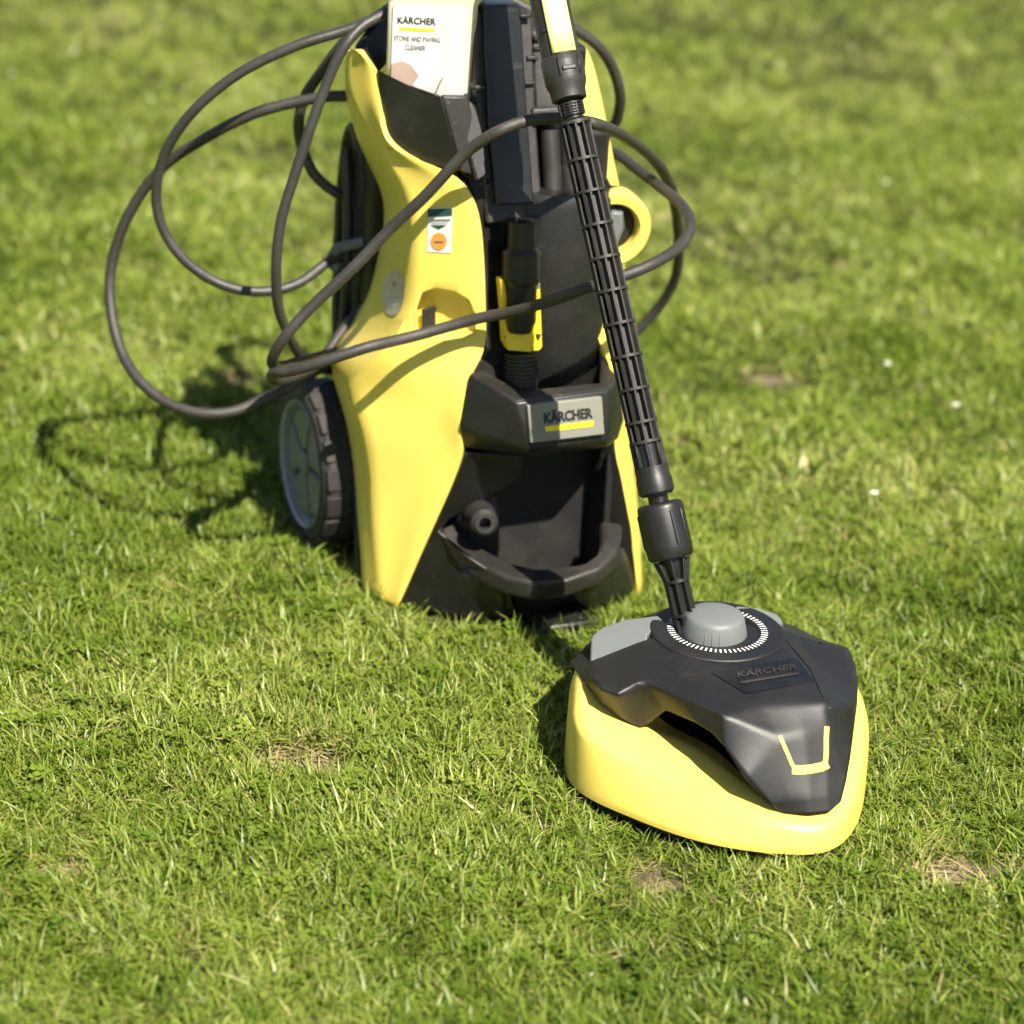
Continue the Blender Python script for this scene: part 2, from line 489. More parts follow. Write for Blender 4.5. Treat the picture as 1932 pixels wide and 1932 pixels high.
# ------------------------------------------------------------------ pressure washer
washer = empty('pressure_washer', WO, WYAW, 'yellow and black upright pressure washer standing on the lawn with a hose looped round it', 'pressure washer')
bpy.context.view_layer.update()

ROWS = [
 ((655,100,.235),(662,93,.225),(670,93,.215),(683,103,.20)),
 ((650,130,.24),(657,122,.225),(680,125,.205),(712,136,.185)),
 ((649,165,.245),(654,170,.225),(685,170,.20),(716,165,.18)),
 ((661,223,.245),(683,223,.20),(700,224,.185),(715,225,.165)),
 ((675,270,.24),(710,272,.18),(720,274,.17),(728,276,.155)),
 ((700,320,.23),(738,318,.16),(765,312,.145),(790,305,.13)),
 ((720,363,.22),(763,359,.145),(815,345,.12),(868,331,.10)),
 ((725,400,.215),(775,400,.135),(835,392,.11),(901,386,.088)),
 ((722,450,.21),(779,450,.13),(840,450,.105),(911,452,.08)),
 ((706,521,.21),(776,525,.128),(842,530,.10),(915,543,.075)),
 ((690,580,.22),(771,590,.128),(840,600,.10),(916,610,.073)),
 ((655,635,.235),(740,650,.13),(835,658,.098),(917,664,.07)),
 ((626,668,.25),(690,690,.15),(800,705,.10),(884,709,.068)),
 ((622,700,.25),(652,730,.18),(770,750,.11),(877,742,.062)),
 ((643,759,.225),(680,790,.15),(780,805,.10),(865,803,.058)),
 ((658,818,.205),(690,835,.14),(780,850,.098),(874,850,.055)),
 ((668,888,.185),(700,900,.135),(775,895,.098),(862,894,.06)),
 ((674,974,.165),(706,980,.125),(760,975,.10),(826,975,.068)),
 ((680,1052,.15),(713,1058,.115),(750,1058,.10),(788,1058,.08)),
 ((683,1110,.143),(718,1128,.11),(737,1138,.10),(752,1146,.09)),
]
ROWS_R = [
 ((1090,90,.20),(1098,86,.21),(1106,90,.215)), ((1088,130,.185),(1105,126,.195),(1121,123,.205)), ((1092,200,.165),(1115,196,.18),(1136,192,.195)),
 ((1098,260,.15),(1125,256,.16),(1149,253,.18)), ((1100,320,.13),(1135,320,.14),(1161,321,.165)), ((1100,352,.12),(1140,353,.13),(1170,352,.155)),
 ((1102,430,.112),(1150,432,.122),(1184,434,.15)), ((1108,500,.10),(1150,505,.11),(1178,512,.14)), ((1120,560,.092),(1150,575,.10),(1172,585,.135)),
 ((1124,642,.085),(1152,655,.09),(1172,665,.13)), ((1148,672,.075),(1165,690,.085),(1178,700,.125)), ((1166,760,.062),(1178,770,.075),(1186,780,.115)),
 ((1155,832,.058),(1175,835,.07),(1190,835,.11)), ((1170,896,.058),(1186,898,.068),(1198,900,.10)), ((1190,998,.058),(1200,1000,.065),(1208,1003,.09)),
 ((1200,1085,.06),(1206,1088,.065),(1211,1090,.08)), ((1203,1125,.06),(1208,1128,.065),(1214,1130,.08))]
def shell(name, rows, creased):
    V, Fc = [], []
    k = len(rows[0]) + 2
    for row in rows:
        pts = [wp(*p) for p in row]
        if creased == 2:
            a, b = pts[2], pts[3]
            ri = rows.index(row)
            dent = {13: .003, 14: .011, 15: .001}.get(ri, -.003)
            if 3 <= ri <= 11: pts[0] = wp(row[0][0], row[0][1], row[0][2] + .022)
            pts = [pts[0] + Vector((.012, .03, 0))] + pts[:3] + [a.lerp(b, .62 if dent > 0 else .55) + Vector((-.001, dent, 0)), pts[3]]
        else:
            pts = [pts[0] + Vector((.002, .012, 0))] + pts + [pts[2] + Vector((-.012, .10, 0))]
        V += pts
    for i in range(len(rows) - 1):
        for j in range(k - 1):
            Fc.append((i * k + j, i * k + j + 1, (i + 1) * k + j + 1, (i + 1) * k + j))
    o = mesh_obj(name, V, Fc, 'yellow', washer, smooth=True, angle=180)
    me = o.data
    ca_ = me.attributes.new('crease_edge', 'FLOAT', 'EDGE')
    for e in me.edges:
        c0, c1 = e.vertices[0] % k, e.vertices[1] % k
        v_ = 0.0
        if c0 == c1 and c0 == creased: v_ = 1.0
        elif c0 == c1 and c0 == 1: v_ = .8
        ca_.data[e.index].value = v_
    q = o.modifiers.new('sub', 'SUBSURF'); q.levels = 2; q.render_levels = 2
    q = o.modifiers.new('solid', 'SOLIDIFY'); q.thickness = .006; q.offset = -1
    bv = o.modifiers.new('bevel', 'BEVEL'); bv.width = .0022; bv.segments = 2; bv.limit_method = 'ANGLE'; bv.angle_limit = rad(50)
    return o
shell_l = shell('side_shell', ROWS, 2)
shell_r = shell('side_shell', ROWS_R, 3)

# moulded grip pocket in the left shell: a hole cut through it and a cup behind
pk = [(797,636),(797,592),(806,560),(824,545),(852,543),(872,553),(880,575),(880,612),(864,629),(836,637)]
pb = .10
shb = bvh_of([shell_l])
cutv, cutf = prism([wp(x, y, .104) + Vector((0, -.05, 0)) for x, y in pk], .10)
cut = mesh_obj('pocket_cutter', cutv, cutf, 'yellow', washer)
bo = shell_l.modifiers.new('pocket', 'BOOLEAN'); bo.operation = 'DIFFERENCE'; bo.object = cut; bo.solver = 'EXACT'
shell_l.modifiers.move(len(shell_l.modifiers) - 1, 2)
bpy.context.view_layer.update()
dg = bpy.context.evaluated_depsgraph_get()
nm = bpy.data.meshes.new_from_object(shell_l.evaluated_get(dg))
shell_l.modifiers.clear(); shell_l.data = nm; nm.name = 'side_shell'
bpy.data.objects.remove(cut)
rim = []
winv = washer.matrix_world.inverted()
for x, y in pk:
    p0 = wp(x, y, .104)
    hit = shb.ray_cast(wworld(p0 + Vector((0, -.08, 0))), WB)[0]
    rim.append((winv @ hit) if hit else p0)
cen = sum(rim, Vector()) / len(rim)
rim1 = [cen + (p - cen) * .985 + Vector((0, .010, 0)) for p in rim]
rim = [p + Vector((0, .0012, 0)) for p in rim]
inn = [cen + (p - cen) * .80 + Vector((-.008, .028, -.004)) for p in rim]
n = len(rim)
pv = rim + rim1 + inn
pf = [(r_ * n + i, r_ * n + (i + 1) % n, (r_ + 1) * n + (i + 1) % n, (r_ + 1) * n + i) for r_ in range(2) for i in range(n)] + [tuple(range(2 * n, 3 * n))]
mesh_obj('grip_pocket', pv, pf, 'yellow', washer, smooth=True, solid=.003, solid_off=1)
slab('slot_shade', [(798,586,.122),(822,580,.122),(822,624,.122),(798,624,.122)], .004, 'deep', washer, bevel=.0005)  # dark plate painting in the shade inside the slot

# black core that carries the shells
core = join([box_vf(-.112, .13, .155, .36, .03, .26), box_vf(-.07, .10, .13, .30, .26, .52), box_vf(-.05, .085, .17, .28, .50, .60)])
mesh_obj('chassis', *core, 'black', washer, bevel=.006)
# motor housing: a tall barrel behind the front
mc = wp(1030, 560, .135)
mh = xform(lathe_vf([(.0, .215), (.062, .215), (.066, .225), (.066, .455), (.060, .468), (.0, .468)], 48), Matrix.Translation((mc.x, .135, 0)))
mesh_obj('motor_housing', *mh, 'black', washer, smooth=True)
# flat cheek between left shell and the barrel
slab('front_cheek', [(880,335,.115),(925,330,.10),(958,420,.098),(945,560,.098),(950,690,.085),(975,735,.06),(880,705,.072),(917,664,.082),(915,543,.085),(901,386,.096)], .04, 'black', washer)
slab('front_cheek', [(1090,330,.12),(1140,330,.12),(1128,560,.098),(1126,650,.09),(1150,690,.075),(1131,735,.075),(1118,600,.10),(1112,450,.11)], .04, 'black', washer)

# gun holder column with rails
col = slab('column', [(893,26,.155),(1004,20,.155),(1012,216,.120),(1026,416,.088),(918,424,.088),(903,240,.118)], .05, 'black_dusty', washer, bevel=.003)
slab('column_panel', [(912,17,.149),(917,11,.151),(977,9,.151),(983,15,.149),(996,216,.113),(1008,384,.085),(937,388,.085),(922,230,.111)], .03, 'black_gloss', col, bevel=.003)
for px, py, b in ((995,33,.14),(1008,112,.132),(909,168,.118),(1003,160,.122)):
    c = wp(px, py, b)
    mesh_obj('rail_clip', *box_vf(c.x - .006, c.x + .006, c.y + .004, c.y + .02, c.z - .002, c.z + .002), 'black_dusty', col, bevel=.001)
# right hand cradle with steps and two pipes
slab('cradle', [(1004,58,.15),(1040,56,.15),(1075,196,.125),(1078,232,.12),(1012,236,.12)], .05, 'black_dusty', washer)
for y in (70, 90, 110, 130, 150): slab('cradle_step', [(1008,y,.142),(1030,y-1,.142),(1031,y+3,.14),(1008,y+4,.14)], .01, 'black', washer, bevel=.0008)
slab('cradle_ledge', [(1004,205,.118),(1080,200,.118),(1084,232,.112),(1006,238,.112)], .03, 'black_dusty', washer)
for xa, xb, rr in ((1036, 1044, .0105), (1072, 1078, .011)):
    a = wp(xa, 245, .125); b = wp(xb, 380, .105)
    mesh_obj('pipe', *tube_vf([a, a.lerp(b, .5), b], rr, 20), 'black_dusty', washer, smooth=True)
slab('pipe_ledge', [(1036,372,.09),(1092,368,.09),(1094,386,.088),(1037,392,.088)], .03, 'black_dusty', washer)

# bottle cup on the left of the column
cup = slab('bottle_cup', [(714,133,.180),(740,147,.160),(770,161,.146),(800,172,.132),(833,181,.122),(869,324,.108),(838,316,.118),(800,308,.130),(762,300,.145),(735,284,.158),(720,262,.168),(716,235,.175)], .007, 'black', washer)
slab('cup_front', [(833,181,.121),(884,182,.118),(900,250,.118),(906,335,.10),(870,326,.107)], .007, 'black_dusty', cup)
slab('cup_front', [(874,250,.117),(886,190,.122),(898,200,.122),(912,250,.115),(920,330,.096),(900,345,.092)], .03, 'black_dusty', cup)
slab('cup_back', [(672,93,.225),(700,55,.25),(738,30,.27),(742,110,.255),(714,140,.2)], .01, 'black', cup)

# detergent dosing holder: yellow U with a hose end in it
uh = empty('dosing_holder', (0, 0, 0), 0, '', ''); uh.parent = washer
del uh['label']; del uh['category']
c0 = wp(980, 640, .058)
slab('holder_post', [(1007,522,.058),(1013,519,.058),(1019,521,.058),(1024,655,.05),(1018,663,.05),(1004,664,.05),(1006,600,.055)], .012, 'yellow_cap', uh, bevel=.002)
slab('holder_post', [(944,528,.064),(953,527,.064),(962,585,.064),(962,650,.06),(952,652,.06),(950,600,.062)], .014, 'yellow_cap', uh, bevel=.002)
slab('holder_band', [(952,626,.060),(1012,622,.054),(1014,662,.052),(1000,665,.050),(958,662,.055)], .014, 'yellow_cap', uh, bevel=.002)
for x, y in ((1017, 636), (956, 640)):
    slab('arrow_mark', [(x-4,y-5,.0495 if x > 1000 else .0595),(x+4,y-5,.0495 if x > 1000 else .0595),(x,y+6,.0487 if x > 1000 else .059)], .004, 'ink', uh, bevel=0)
slab('level_mark', [(1012,536,.0565),(1018,536,.0565),(1018,545,.0565),(1012,545,.0565)], .003, 'ink_soft', uh, bevel=0)
a = wp(985, 470, .070); b = wp(981, 625, .062)
mesh_obj('gun_muzzle', *xform(lathe_vf([(0, 0), (.013, 0), (.017, .012), (.017, .05), (.021, .056), (.021, .085), (.016, .09), (.016, .118), (0, .118)], 28), axis_mat(b, a)), 'black', washer, smooth=True)
a = wp(982, 664, .062); b = wp(982, 748, .055)
prof = [(0, 0)]
L = (b - a).length
for i in range(11):
    z = L * i / 11; prof += [(.0185, z), (.0185, z + L / 26), (.0165, z + L / 24), (.0165, z + L / 11.2)]
prof += [(0, L)]
mesh_obj('ribbed_sleeve', *xform(lathe_vf(prof, 28), axis_mat(a, b)), 'black', washer, smooth=True)
c = wp(1090, 455, .085)
mesh_obj('side_bolt', *xform(lathe_vf([(0, 0), (.018, 0), (.02, .004), (.02, .03), (0, .03)], 24), Matrix.Translation((c.x - .005, c.y + .02, c.z)) @ Matrix.Rotation(rad(90), 4, 'X')), 'black', washer, smooth=True)

# switch dial on the right shoulder
dc = wp(1157, 432, .095)
ring = lathe_vf([(.027, .0), (.029, -.004), (.038, -.005), (.0415, .0), (.0415, .022), (.027, .022), (.027, .0)], 56, caps=False)
DM = Matrix.Translation(dc) @ Matrix.Rotation(rad(-8), 4, 'Z') @ Matrix.Rotation(rad(-90), 4, 'X')
dial = mesh_obj('switch_ring', *xform(ring, DM), 'yellow', washer, smooth=True)
mesh_obj('switch_well', *xform(lathe_vf([(0, .012), (.0275, .012), (.0275, .022), (0, .022)], 40), DM), 'black', dial, smooth=True)
kn = [(-.010, -.021), (.010, -.021), (.016, .0), (.010, .022), (-.010, .022), (-.016, 0)]
kv = [Vector((x, y, .010)) for x, y in kn] + [Vector((x * .55, y * .9, -.004)) for x, y in kn]
kf = [tuple(range(6, 12))] + [(i, (i + 1) % 6, 6 + (i + 1) % 6, 6 + i) for i in range(6)]
mesh_obj('switch_knob', *xform((kv, kf), DM @ Matrix.Rotation(rad(8), 4, 'Z')), 'grey', dial, bevel=.002)

# basket with the name plate
bt = [(885,705,.062),(905,697,.085),(983,736,.035),(1131,724,.045),(1134,672,.085),(1160,668,.085),(1168,720,.045),(1150,728,.020),(973,759,.008)]
basket_top = [wp(*p) for p in bt]
fr = [wp(*p) for p in ((885,705,.062),(973,759,.008),(1150,735,.012),(1168,712,.045))]
lo = [wp(*p) for p in ((866,806,.055),(997,850,-.002),(1148,832,.0),(1178,790,.045))]
lb = [wp(*p) for p in ((876,846,.058),(1000,862,.010),(1146,846,.012),(1166,830,.05))]
V = fr + lo + lb; Fc = []
for i in range(3):
    Fc += [(i, i + 1, 4 + i + 1, 4 + i), (4 + i, 4 + i + 1, 8 + i + 1, 8 + i)]
basket = mesh_obj('front_basket', V, Fc, 'black', washer, solid=.010, solid_off=-1, bevel=.003)
tv = [wp(*p) for p in ((885,703,.064),(973,757,.010),(1150,733,.014),(1168,710,.047),(1134,676,.085),(1131,722,.046),(983,735,.036),(905,696,.086))]
v, f = prism(tv, Vector((0, 0, -.012)))
f = [(0, 1, 6, 7), (1, 2, 5, 6), (2, 3, 4, 5)] + [tuple(i + 8 for i in q[::-1]) for q in ((0, 1, 6, 7), (1, 2, 5, 6), (2, 3, 4, 5))] + [(i, (i + 1) % 8, 8 + (i + 1) % 8, 8 + i) for i in range(8)]
mesh_obj('basket_rim', v, f, 'black_dusty', basket, bevel=.003)
# name plate, flat on the basket's front
p00, p10, p01 = wp(1000,836,-.0035), wp(1140,819,-.0035), wp(994,764,.004)
p11 = p10 + (p01 - p00)
nrm = (p10 - p00).cross(p01 - p00).normalized()
if nrm.y > 0: nrm = -nrm
off = nrm * .002
v, f = prism([p00 + off, p10 + off, p11 + off, p01 + off], -nrm * .008)
plate = mesh_obj('name_plate', v, f, 'plate', basket, bevel=.0012)
ex = (p10 - p00); ey = (p01 - p00)
text_on('lettering', 'KÄRCHER', p00 + ex * .20 + ey * .47 + off * 1.35, ex, ey, ex.length * .655, ey.length * .34, 'ink', plate, bold=.042)
v = [p00 + ex * a + ey * b + off * 1.3 for a, b in ((.205, .26), (.855, .26), (.855, .40), (.205, .40))]
mesh_obj('name_underline', v, [(0, 1, 2, 3)], 'bar', plate)

# lower front: cheeks, cavity, bumper
slab('base_cheek', [(876,852,.060),(990,862,.055),(987,905,.07),(962,925,.085),(905,935,.095),(868,965,.085),(845,985,.075),(832,1003,.068),(861,1036,.045),(930,1080,.02),(960,1100,.010),(975,1165,.03),(930,1172,.035),(752,1146,.092),(788,1058,.082),(826,975,.070),(862,894,.062)], .012, 'black', washer)
slab('base_cheek', [(1134,846,.06),(1156,838,.055),(1172,896,.055),(1192,998,.058),(1202,1085,.062),(1200,1118,.06),(1150,1140,.045),(1110,1160,.035),(1112,1100,.02),(1160,1050,.04),(1172,1000,.06),(1131,985,.10),(1128,900,.09)], .012, 'black', washer)
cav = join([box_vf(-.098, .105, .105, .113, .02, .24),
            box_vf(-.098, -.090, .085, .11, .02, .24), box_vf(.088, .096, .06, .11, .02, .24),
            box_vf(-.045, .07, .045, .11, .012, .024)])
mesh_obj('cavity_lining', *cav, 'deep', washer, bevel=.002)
# bumper: flat topped bow
outer = [(850,962),(834,980),(832,1006),(861,1037),(910,1066),(959,1089),(1010,1099),(1069,1094),(1135,1072),(1166,1040),(1174,1006),(1175,985)]
inner = [(872,960),(858,982),(868,1003),(890,1022),(925,1042),(965,1062),(1010,1073),(1060,1070),(1100,1063),(1125,1045),(1133,1018),(1131,980)]
def wz(px, py, z):
    q = at_z(px, py, z) - WO; return Vector((q.dot(WR), q.dot(WB), q.z))
zt = [.108,.102,.096,.085,.079,.076,.075,.077,.082,.090,.096,.10]
to = [wz(x, y, z) for (x, y), z in zip(outer, zt)]
ti = [wz(x, y, z) for (x, y), z in zip(inner, zt)]
bo_ = [p + Vector((0, .004, -.024)) for p in to]; bi = [p + Vector((0, -.002, -.024)) for p in ti]
m = len(to); V = to + ti + bo_ + bi; Fc = []
for i in range(m - 1):
    Fc += [(i, i + 1, m + i + 1, m + i), (2 * m + i, 2 * m + i + 1, i + 1, i), (m + i, m + i + 1, 3 * m + i + 1, 3 * m + i), (2 * m + i, 3 * m + i, 3 * m + i + 1, 2 * m + i + 1)]
Fc += [(0, m, 3 * m, 2 * m), (m - 1, 2 * m - 1, 4 * m - 1, 3 * m - 1)]
mesh_obj('bumper', V, Fc, 'black_dusty', washer, bevel=.006, seg=4)
# lower panels: from the bow's front edge down to the ground
def base_panel(tops, lows):
    T = [p + Vector((0, .007, -.012)) for p in tops]; Bq = [wp(*q) for q in lows]
    k_ = len(T); Md = [a.lerp(b, .5) + Vector((0, -.004, 0)) for a, b in zip(T, Bq)]
    V_ = T + Md + Bq
    F_ = [(r_ * k_ + i, r_ * k_ + i + 1, (r_ + 1) * k_ + i + 1, (r_ + 1) * k_ + i) for r_ in range(2) for i in range(k_ - 1)]
    return mesh_obj('base_panel', V_, F_, 'black', washer, smooth=True, angle=60, solid=.006, solid_off=0, sub=1)
base_panel(to[1:6], [(762,1142,.094),(800,1152,.080),(850,1162,.068),(905,1170,.058),(955,1172,.050)])
base_panel(to[7:11], [(1122,1156,.040),(1155,1146,.048),(1180,1130,.056),(1199,1110,.064)])
# apron under the bumper and base plate
slab('base_apron', [(965,1112,.035),(1110,1105,.035),(1108,1150,.045),(1080,1160,.045),(975,1165,.045)], .01, 'deep', washer)
v, f = box_vf(-.10, .10, .14, .36, .0, .014)
mesh_obj('base_plate', v, f, 'black_dusty', washer, bevel=.004)
c = wz(1070, 1158, .02)
mesh_obj('front_foot', *box_vf(c.x - .035, c.x + .035, c.y - .005, c.y + .03, .0, .010), 'black', washer, bevel=.003)
# water outlet inside the cavity, pointing forward and right
a = wp(890, 955, .115); b = wp(913, 985, .045)
mesh_obj('water_outlet', *xform(lathe_vf([(0, 0), (.022, 0), (.022, .012), (.019, .014), (.019, .032), (.015, .036), (.015, .046), (.0125, .05), (.0125, .066), (.009, .070), (.0055, .070), (.0055, .055), (0, .055)], 28), axis_mat(a, b) @ Matrix.Diagonal((1.2, 1.2, 1.15, 1))), 'black_dusty', washer, smooth=True, angle=35)
slab('outlet_hood', [(868,935,.09),(905,900,.09),(940,895,.095),(955,915,.11),(905,930,.13)], .03, 'deep', washer)

# wheels
def wheel(x, side, lab=None):
    w = bpy.data.objects.new('wheel', None); w.empty_display_size = .03
    link(w, washer); w.location = (x, .29, .103); w.rotation_euler = (0, rad(-90) if side < 0 else rad(90), 0)
    # local +z points outwards
    tp = [(.072, -.022), (.084, -.024), (.0925, -.016), (.0935, 0), (.0925, .014), (.086, .021), (.076, .023), (.072, .019), (.072, -.022)]
    ty = mesh_obj('tyre', *lathe_vf(tp, 72, caps=False), 'rubber', w, smooth=True)
    lug = join([box_vf(.088, .0943, -.0125, .0125, .001, .019)])
    lug2 = box_vf(.088, .0943, -.0125, .0125, -.020, -.003)
    me = None
    for i in range(18):
        for kk, L_ in enumerate((lug, lug2)):
            q = xform(L_, Matrix.Rotation(2 * math.pi * (i + .5 * kk) / 18, 4, 'Z'))
            mesh_obj('tread_lug', *q, 'rubber', ty, bevel=.0012, seg=1)
    rp = [(.073, .018), (.070, .021), (.067, .018), (.060, .006), (.02, .004), (0, .004)]
    rm = mesh_obj('rim', *lathe_vf(rp, 64, caps=False), 'rim', w, smooth=True)
    for i in range(5):
        a0 = 2 * math.pi * i / 5 + .35
        c_, s_ = math.cos, math.sin
        P = [(.016, a0 - .6), (.065, a0 - .58), (.067, a0), (.065, a0 + .58), (.016, a0 + .6)]
        Q = [(.018, a0 - .46), (.061, a0 - .54), (.063, a0), (.061, a0 + .54), (.018, a0 + .46)]
        V = [Vector((r * c_(t), r * s_(t), .005)) for r, t in P] + [Vector((r * c_(t), r * s_(t), .016)) for r, t in Q]
        mesh_obj('rim_panel', V, [(5, 6, 7, 8, 9)] + [(i_, (i_ + 1) % 5, 5 + (i_ + 1) % 5, 5 + i_) for i_ in range(5)], 'rim', rm, bevel=.0015)
    mesh_obj('rim_edge', *lathe_vf([(.0695, .0185), (.0725, .0225), (.0745, .0185)], 64, caps=False), 'rim_light', rm, smooth=True)
    mesh_obj('hub', *lathe_vf([(.015, .004), (.014, .017), (.010, .020), (0, .020)], 32, caps=False), 'rim', rm, smooth=True)
    return w
wheel(-.166, -1)
wheel(.166, 1)
mesh_obj('axle', *xform(lathe_vf([(0, -.17), (.009, -.17), (.009, .17), (0, .17)], 20), Matrix.Translation((0, .29, .103)) @ Matrix.Rotation(rad(90), 4, 'Y')), 'black', washer, smooth=True)
# wheel arch behind the left shell
slab('wheel_arch', [(640,700,.26),(662,745,.225),(678,820,.205),(688,900,.185),(694,980,.168),(700,1100,.15),(720,1120,.15),(730,700,.2)], .03, 'black', washer)
slab('wheel_arch', [(628,690,.27),(640,735,.245),(655,800,.225),(664,870,.205),(670,960,.185),(676,1075,.16),(690,1095,.16),(690,800,.22),(660,690,.26)], .012, 'black', washer)

# tall handle: two tubes and a grip, above the picture
ha = wp(888, 60, .27); hb = wp(1046, 60, .27)
pts = [Vector((ha.x, .27, .48)), Vector((ha.x, .275, .74)), Vector((ha.x + .002, .275, .80)), Vector((ha.x + .02, .275, .835)), Vector((hb.x - .02, .275, .835)), Vector((hb.x - .002, .275, .80)), Vector((hb.x, .275, .74)), Vector((hb.x, .27, .48))]
mesh_obj('carry_handle', *tube_vf(catmull(pts, .008), .012, 20), 'black', washer, smooth=True)
# cable hooks at the back left
hk = [wp(*p) for p in ((690,455,.27),(660,462,.285),(636,470,.295),(628,482,.30),(628,500,.30),(640,508,.295))]
mesh_obj('cable_hook', *tube_vf(catmull(hk, .003), .006, 12), 'grey', washer, smooth=True)
hk = [wp(*p) for p in ((672,520,.27),(700,500,.25))]
mesh_obj('back_strut', *box_vf(-.125, -.105, .25, .28, .22, .50), 'black', washer, bevel=.004)
mesh_obj('back_strut', *box_vf(-.115, -.06, .25, .27, .46, .49), 'black', washer, bevel=.004)
mesh_obj('back_strut', *box_vf(-.115, -.06, .25, .27, .30, .325), 'black', washer, bevel=.004)

# stickers on the left shell
bpy.context.view_layer.update()
bl = bvh_of([shell_l])
stk = decal('price_sticker', bl, [(807,393),(831,391),(855,392),(854,435),(852,478),(829,476),(806,475),(807,435)], 'label_white', washer, .0007)
decal('sticker_band', bl, [(808,394),(854,393),(854,406),(808,409)], 'ink_green', stk, .0014)
decal('sticker_line', bl, [(815,414),(850,413),(850,416),(815,417)], 'ink_soft', stk, .0014)
decal('sticker_line', bl, [(815,418),(846,417),(846,420),(815,421)], 'label_grey', stk, .0014)
decal('sticker_arrow', bl, [(813,424),(844,424),(829,432)], 'ink_green', stk, .0014)
decal('sticker_disc', bl, circle_px(829, 455, 15, 16), 'orange', stk, .0014)
decal('sticker_disc_text', bl, [(821,454),(838,454),(838,457),(821,457)], 'ink_soft', stk, .002)
ov = decal('oval_sticker', bl, circle_px(743, 553, 21, 43, 32, rad(3)), 'oval', washer, .0007)
decal('oval_mark', bl, circle_px(745, 536, 4, 5, 12), 'pink_ink', ov, .0014)
for y, w_ in ((556, 12), (566, 10), (574, 8)):
    decal('oval_line', bl, [(743 - w_, y), (743 + w_, y - 1), (743 + w_, y + 1), (743 - w_, y + 2)], 'label_faint', ov, .0014)

# ------------------------------------------------------------------ detergent bottle in the cup
bc = wworld(wp(816, 60, .190))
BYAW = rad(1.5)
bottle = empty('detergent_bottle', (bc.x, bc.y, .524), BYAW, 'cream plastic bottle of stone cleaner with a white label, standing in the black cup', 'bottle')
bpy.context.view_layer.update()
def rrect(w, d, r, n=5):
    P = []
    for cx, cy, a0 in ((w / 2 - r, d / 2 - r, 0), (-w / 2 + r, d / 2 - r, 90), (-w / 2 + r, -d / 2 + r, 180), (w / 2 - r, -d / 2 + r, 270)):
        for i in range(n + 1):
            a = rad(a0 + 90 * i / n); P.append((cx + r * math.cos(a), cy + r * math.sin(a)))
    return P
def loft(sections):
    V, Fc = [], []
    for z, P in sections: V += [Vector((x, y, z)) for x, y in P]
    m = len(sections[0][1])
    for i in range(len(sections) - 1):
        for k in range(m):
            k2 = (k + 1) % m; Fc.append((i * m + k, i * m + k2, (i + 1) * m + k2, (i + 1) * m + k))
    Fc += [tuple(range(m))[::-1], tuple((len(sections) - 1) * m + k for k in range(m))]
    return V, Fc
secs = [(.0, rrect(.080, .052, .012)), (.004, rrect(.086, .058, .014)), (.015, rrect(.092, .060, .010)), (.128, rrect(.092, .060, .010)), (.140, rrect(.094, .066, .016)),
        (.150, rrect(.098, .070, .018)), (.175, rrect(.096, .068, .018)), (.20, rrect(.070, .056, .02)), (.215, rrect(.036, .036, .0179)), (.232, rrect(.032, .032, .0159))]
secs = [(z, [(x + (.008 if z > .132 and z < .21 else 0), y) for x, y in P]) for z, P in secs]
bb = mesh_obj('bottle_body', *loft(secs), 'bottle', bottle, smooth=True, angle=40)
mesh_obj('bottle_cap', *xform(lathe_vf([(0, 0), (.018, 0), (.019, .002), (.018, .026), (.016, .028), (0, .028)], 32), Matrix.Translation((0, 0, .226))), 'white', bottle, smooth=True, angle=40)
def bl_rect(name, x0, x1, z0, z1, y, mat, par=None):
    return mesh_obj(name, *box_vf(x0, x1, y, y + .0004, z0, z1), mat, par or bottle)
yf = -.0304
lab = bl_rect('bottle_label', -.0405, .036, .02, .127, yf, 'label_white')
bl_rect('label_band', .011, .0358, .0205, .1265, yf - .0006, 'label_grey', lab)
text_on('label_name', 'KÄRCHER', Vector((-.0355, yf - .0008, .1085)), Vector((1, 0, 0)), Vector((0, 0, 1)), .039, .0085, 'ink', lab, bold=.02)
bl_rect('label_underline', -.034, .003, .1015, .1045, yf - .0006, 'bar', lab)
text_on('label_text', 'STONE AND PAVING', Vector((-.0385, yf - .0008, .0905)), Vector((1, 0, 0)), Vector((0, 0, 1)), .047, .0055, 'ink_soft', lab, bold=.01)
text_on('label_text', 'CLEANER', Vector((-.027, yf - .0008, .0815)), Vector((1, 0, 0)), Vector((0, 0, 1)), .021, .0055, 'ink_soft', lab, bold=.01)
text_on('label_side_text', 'STONE', Vector((.0305, yf - .0008, .045)), Vector((0, 0, 1)), Vector((-1, 0, 0)), .075, .014, 'label_white', lab, bold=.02)
ph = [(-.0405, .0215), (-.0405, .066), (-.030, .070), (-.020, .066), (-.012, .055), (-.018, .045), (-.005, .040), (.000, .0215)]
mesh_obj('label_picture', [Vector((x, yf - .0008, z)) for x, z in ph], [tuple(range(len(ph)))], 'stone_print', lab)
ph = [(-.020, .0215), (-.015, .045), (-.002, .046), (.0125, .060), (.0125, .0215)]
mesh_obj('label_picture', [Vector((x, yf - .0010, z)) for x, z in ph], [tuple(range(len(ph)))], 'skin_print', lab)
ph = [(-.002, .0215), (.0005, .0215), (.0122, .052), (.0122, .056)]
mesh_obj('label_brush', [Vector((x, yf - .0012, z)) for x, z in ph], [tuple(range(len(ph)))], 'ink_soft', lab)

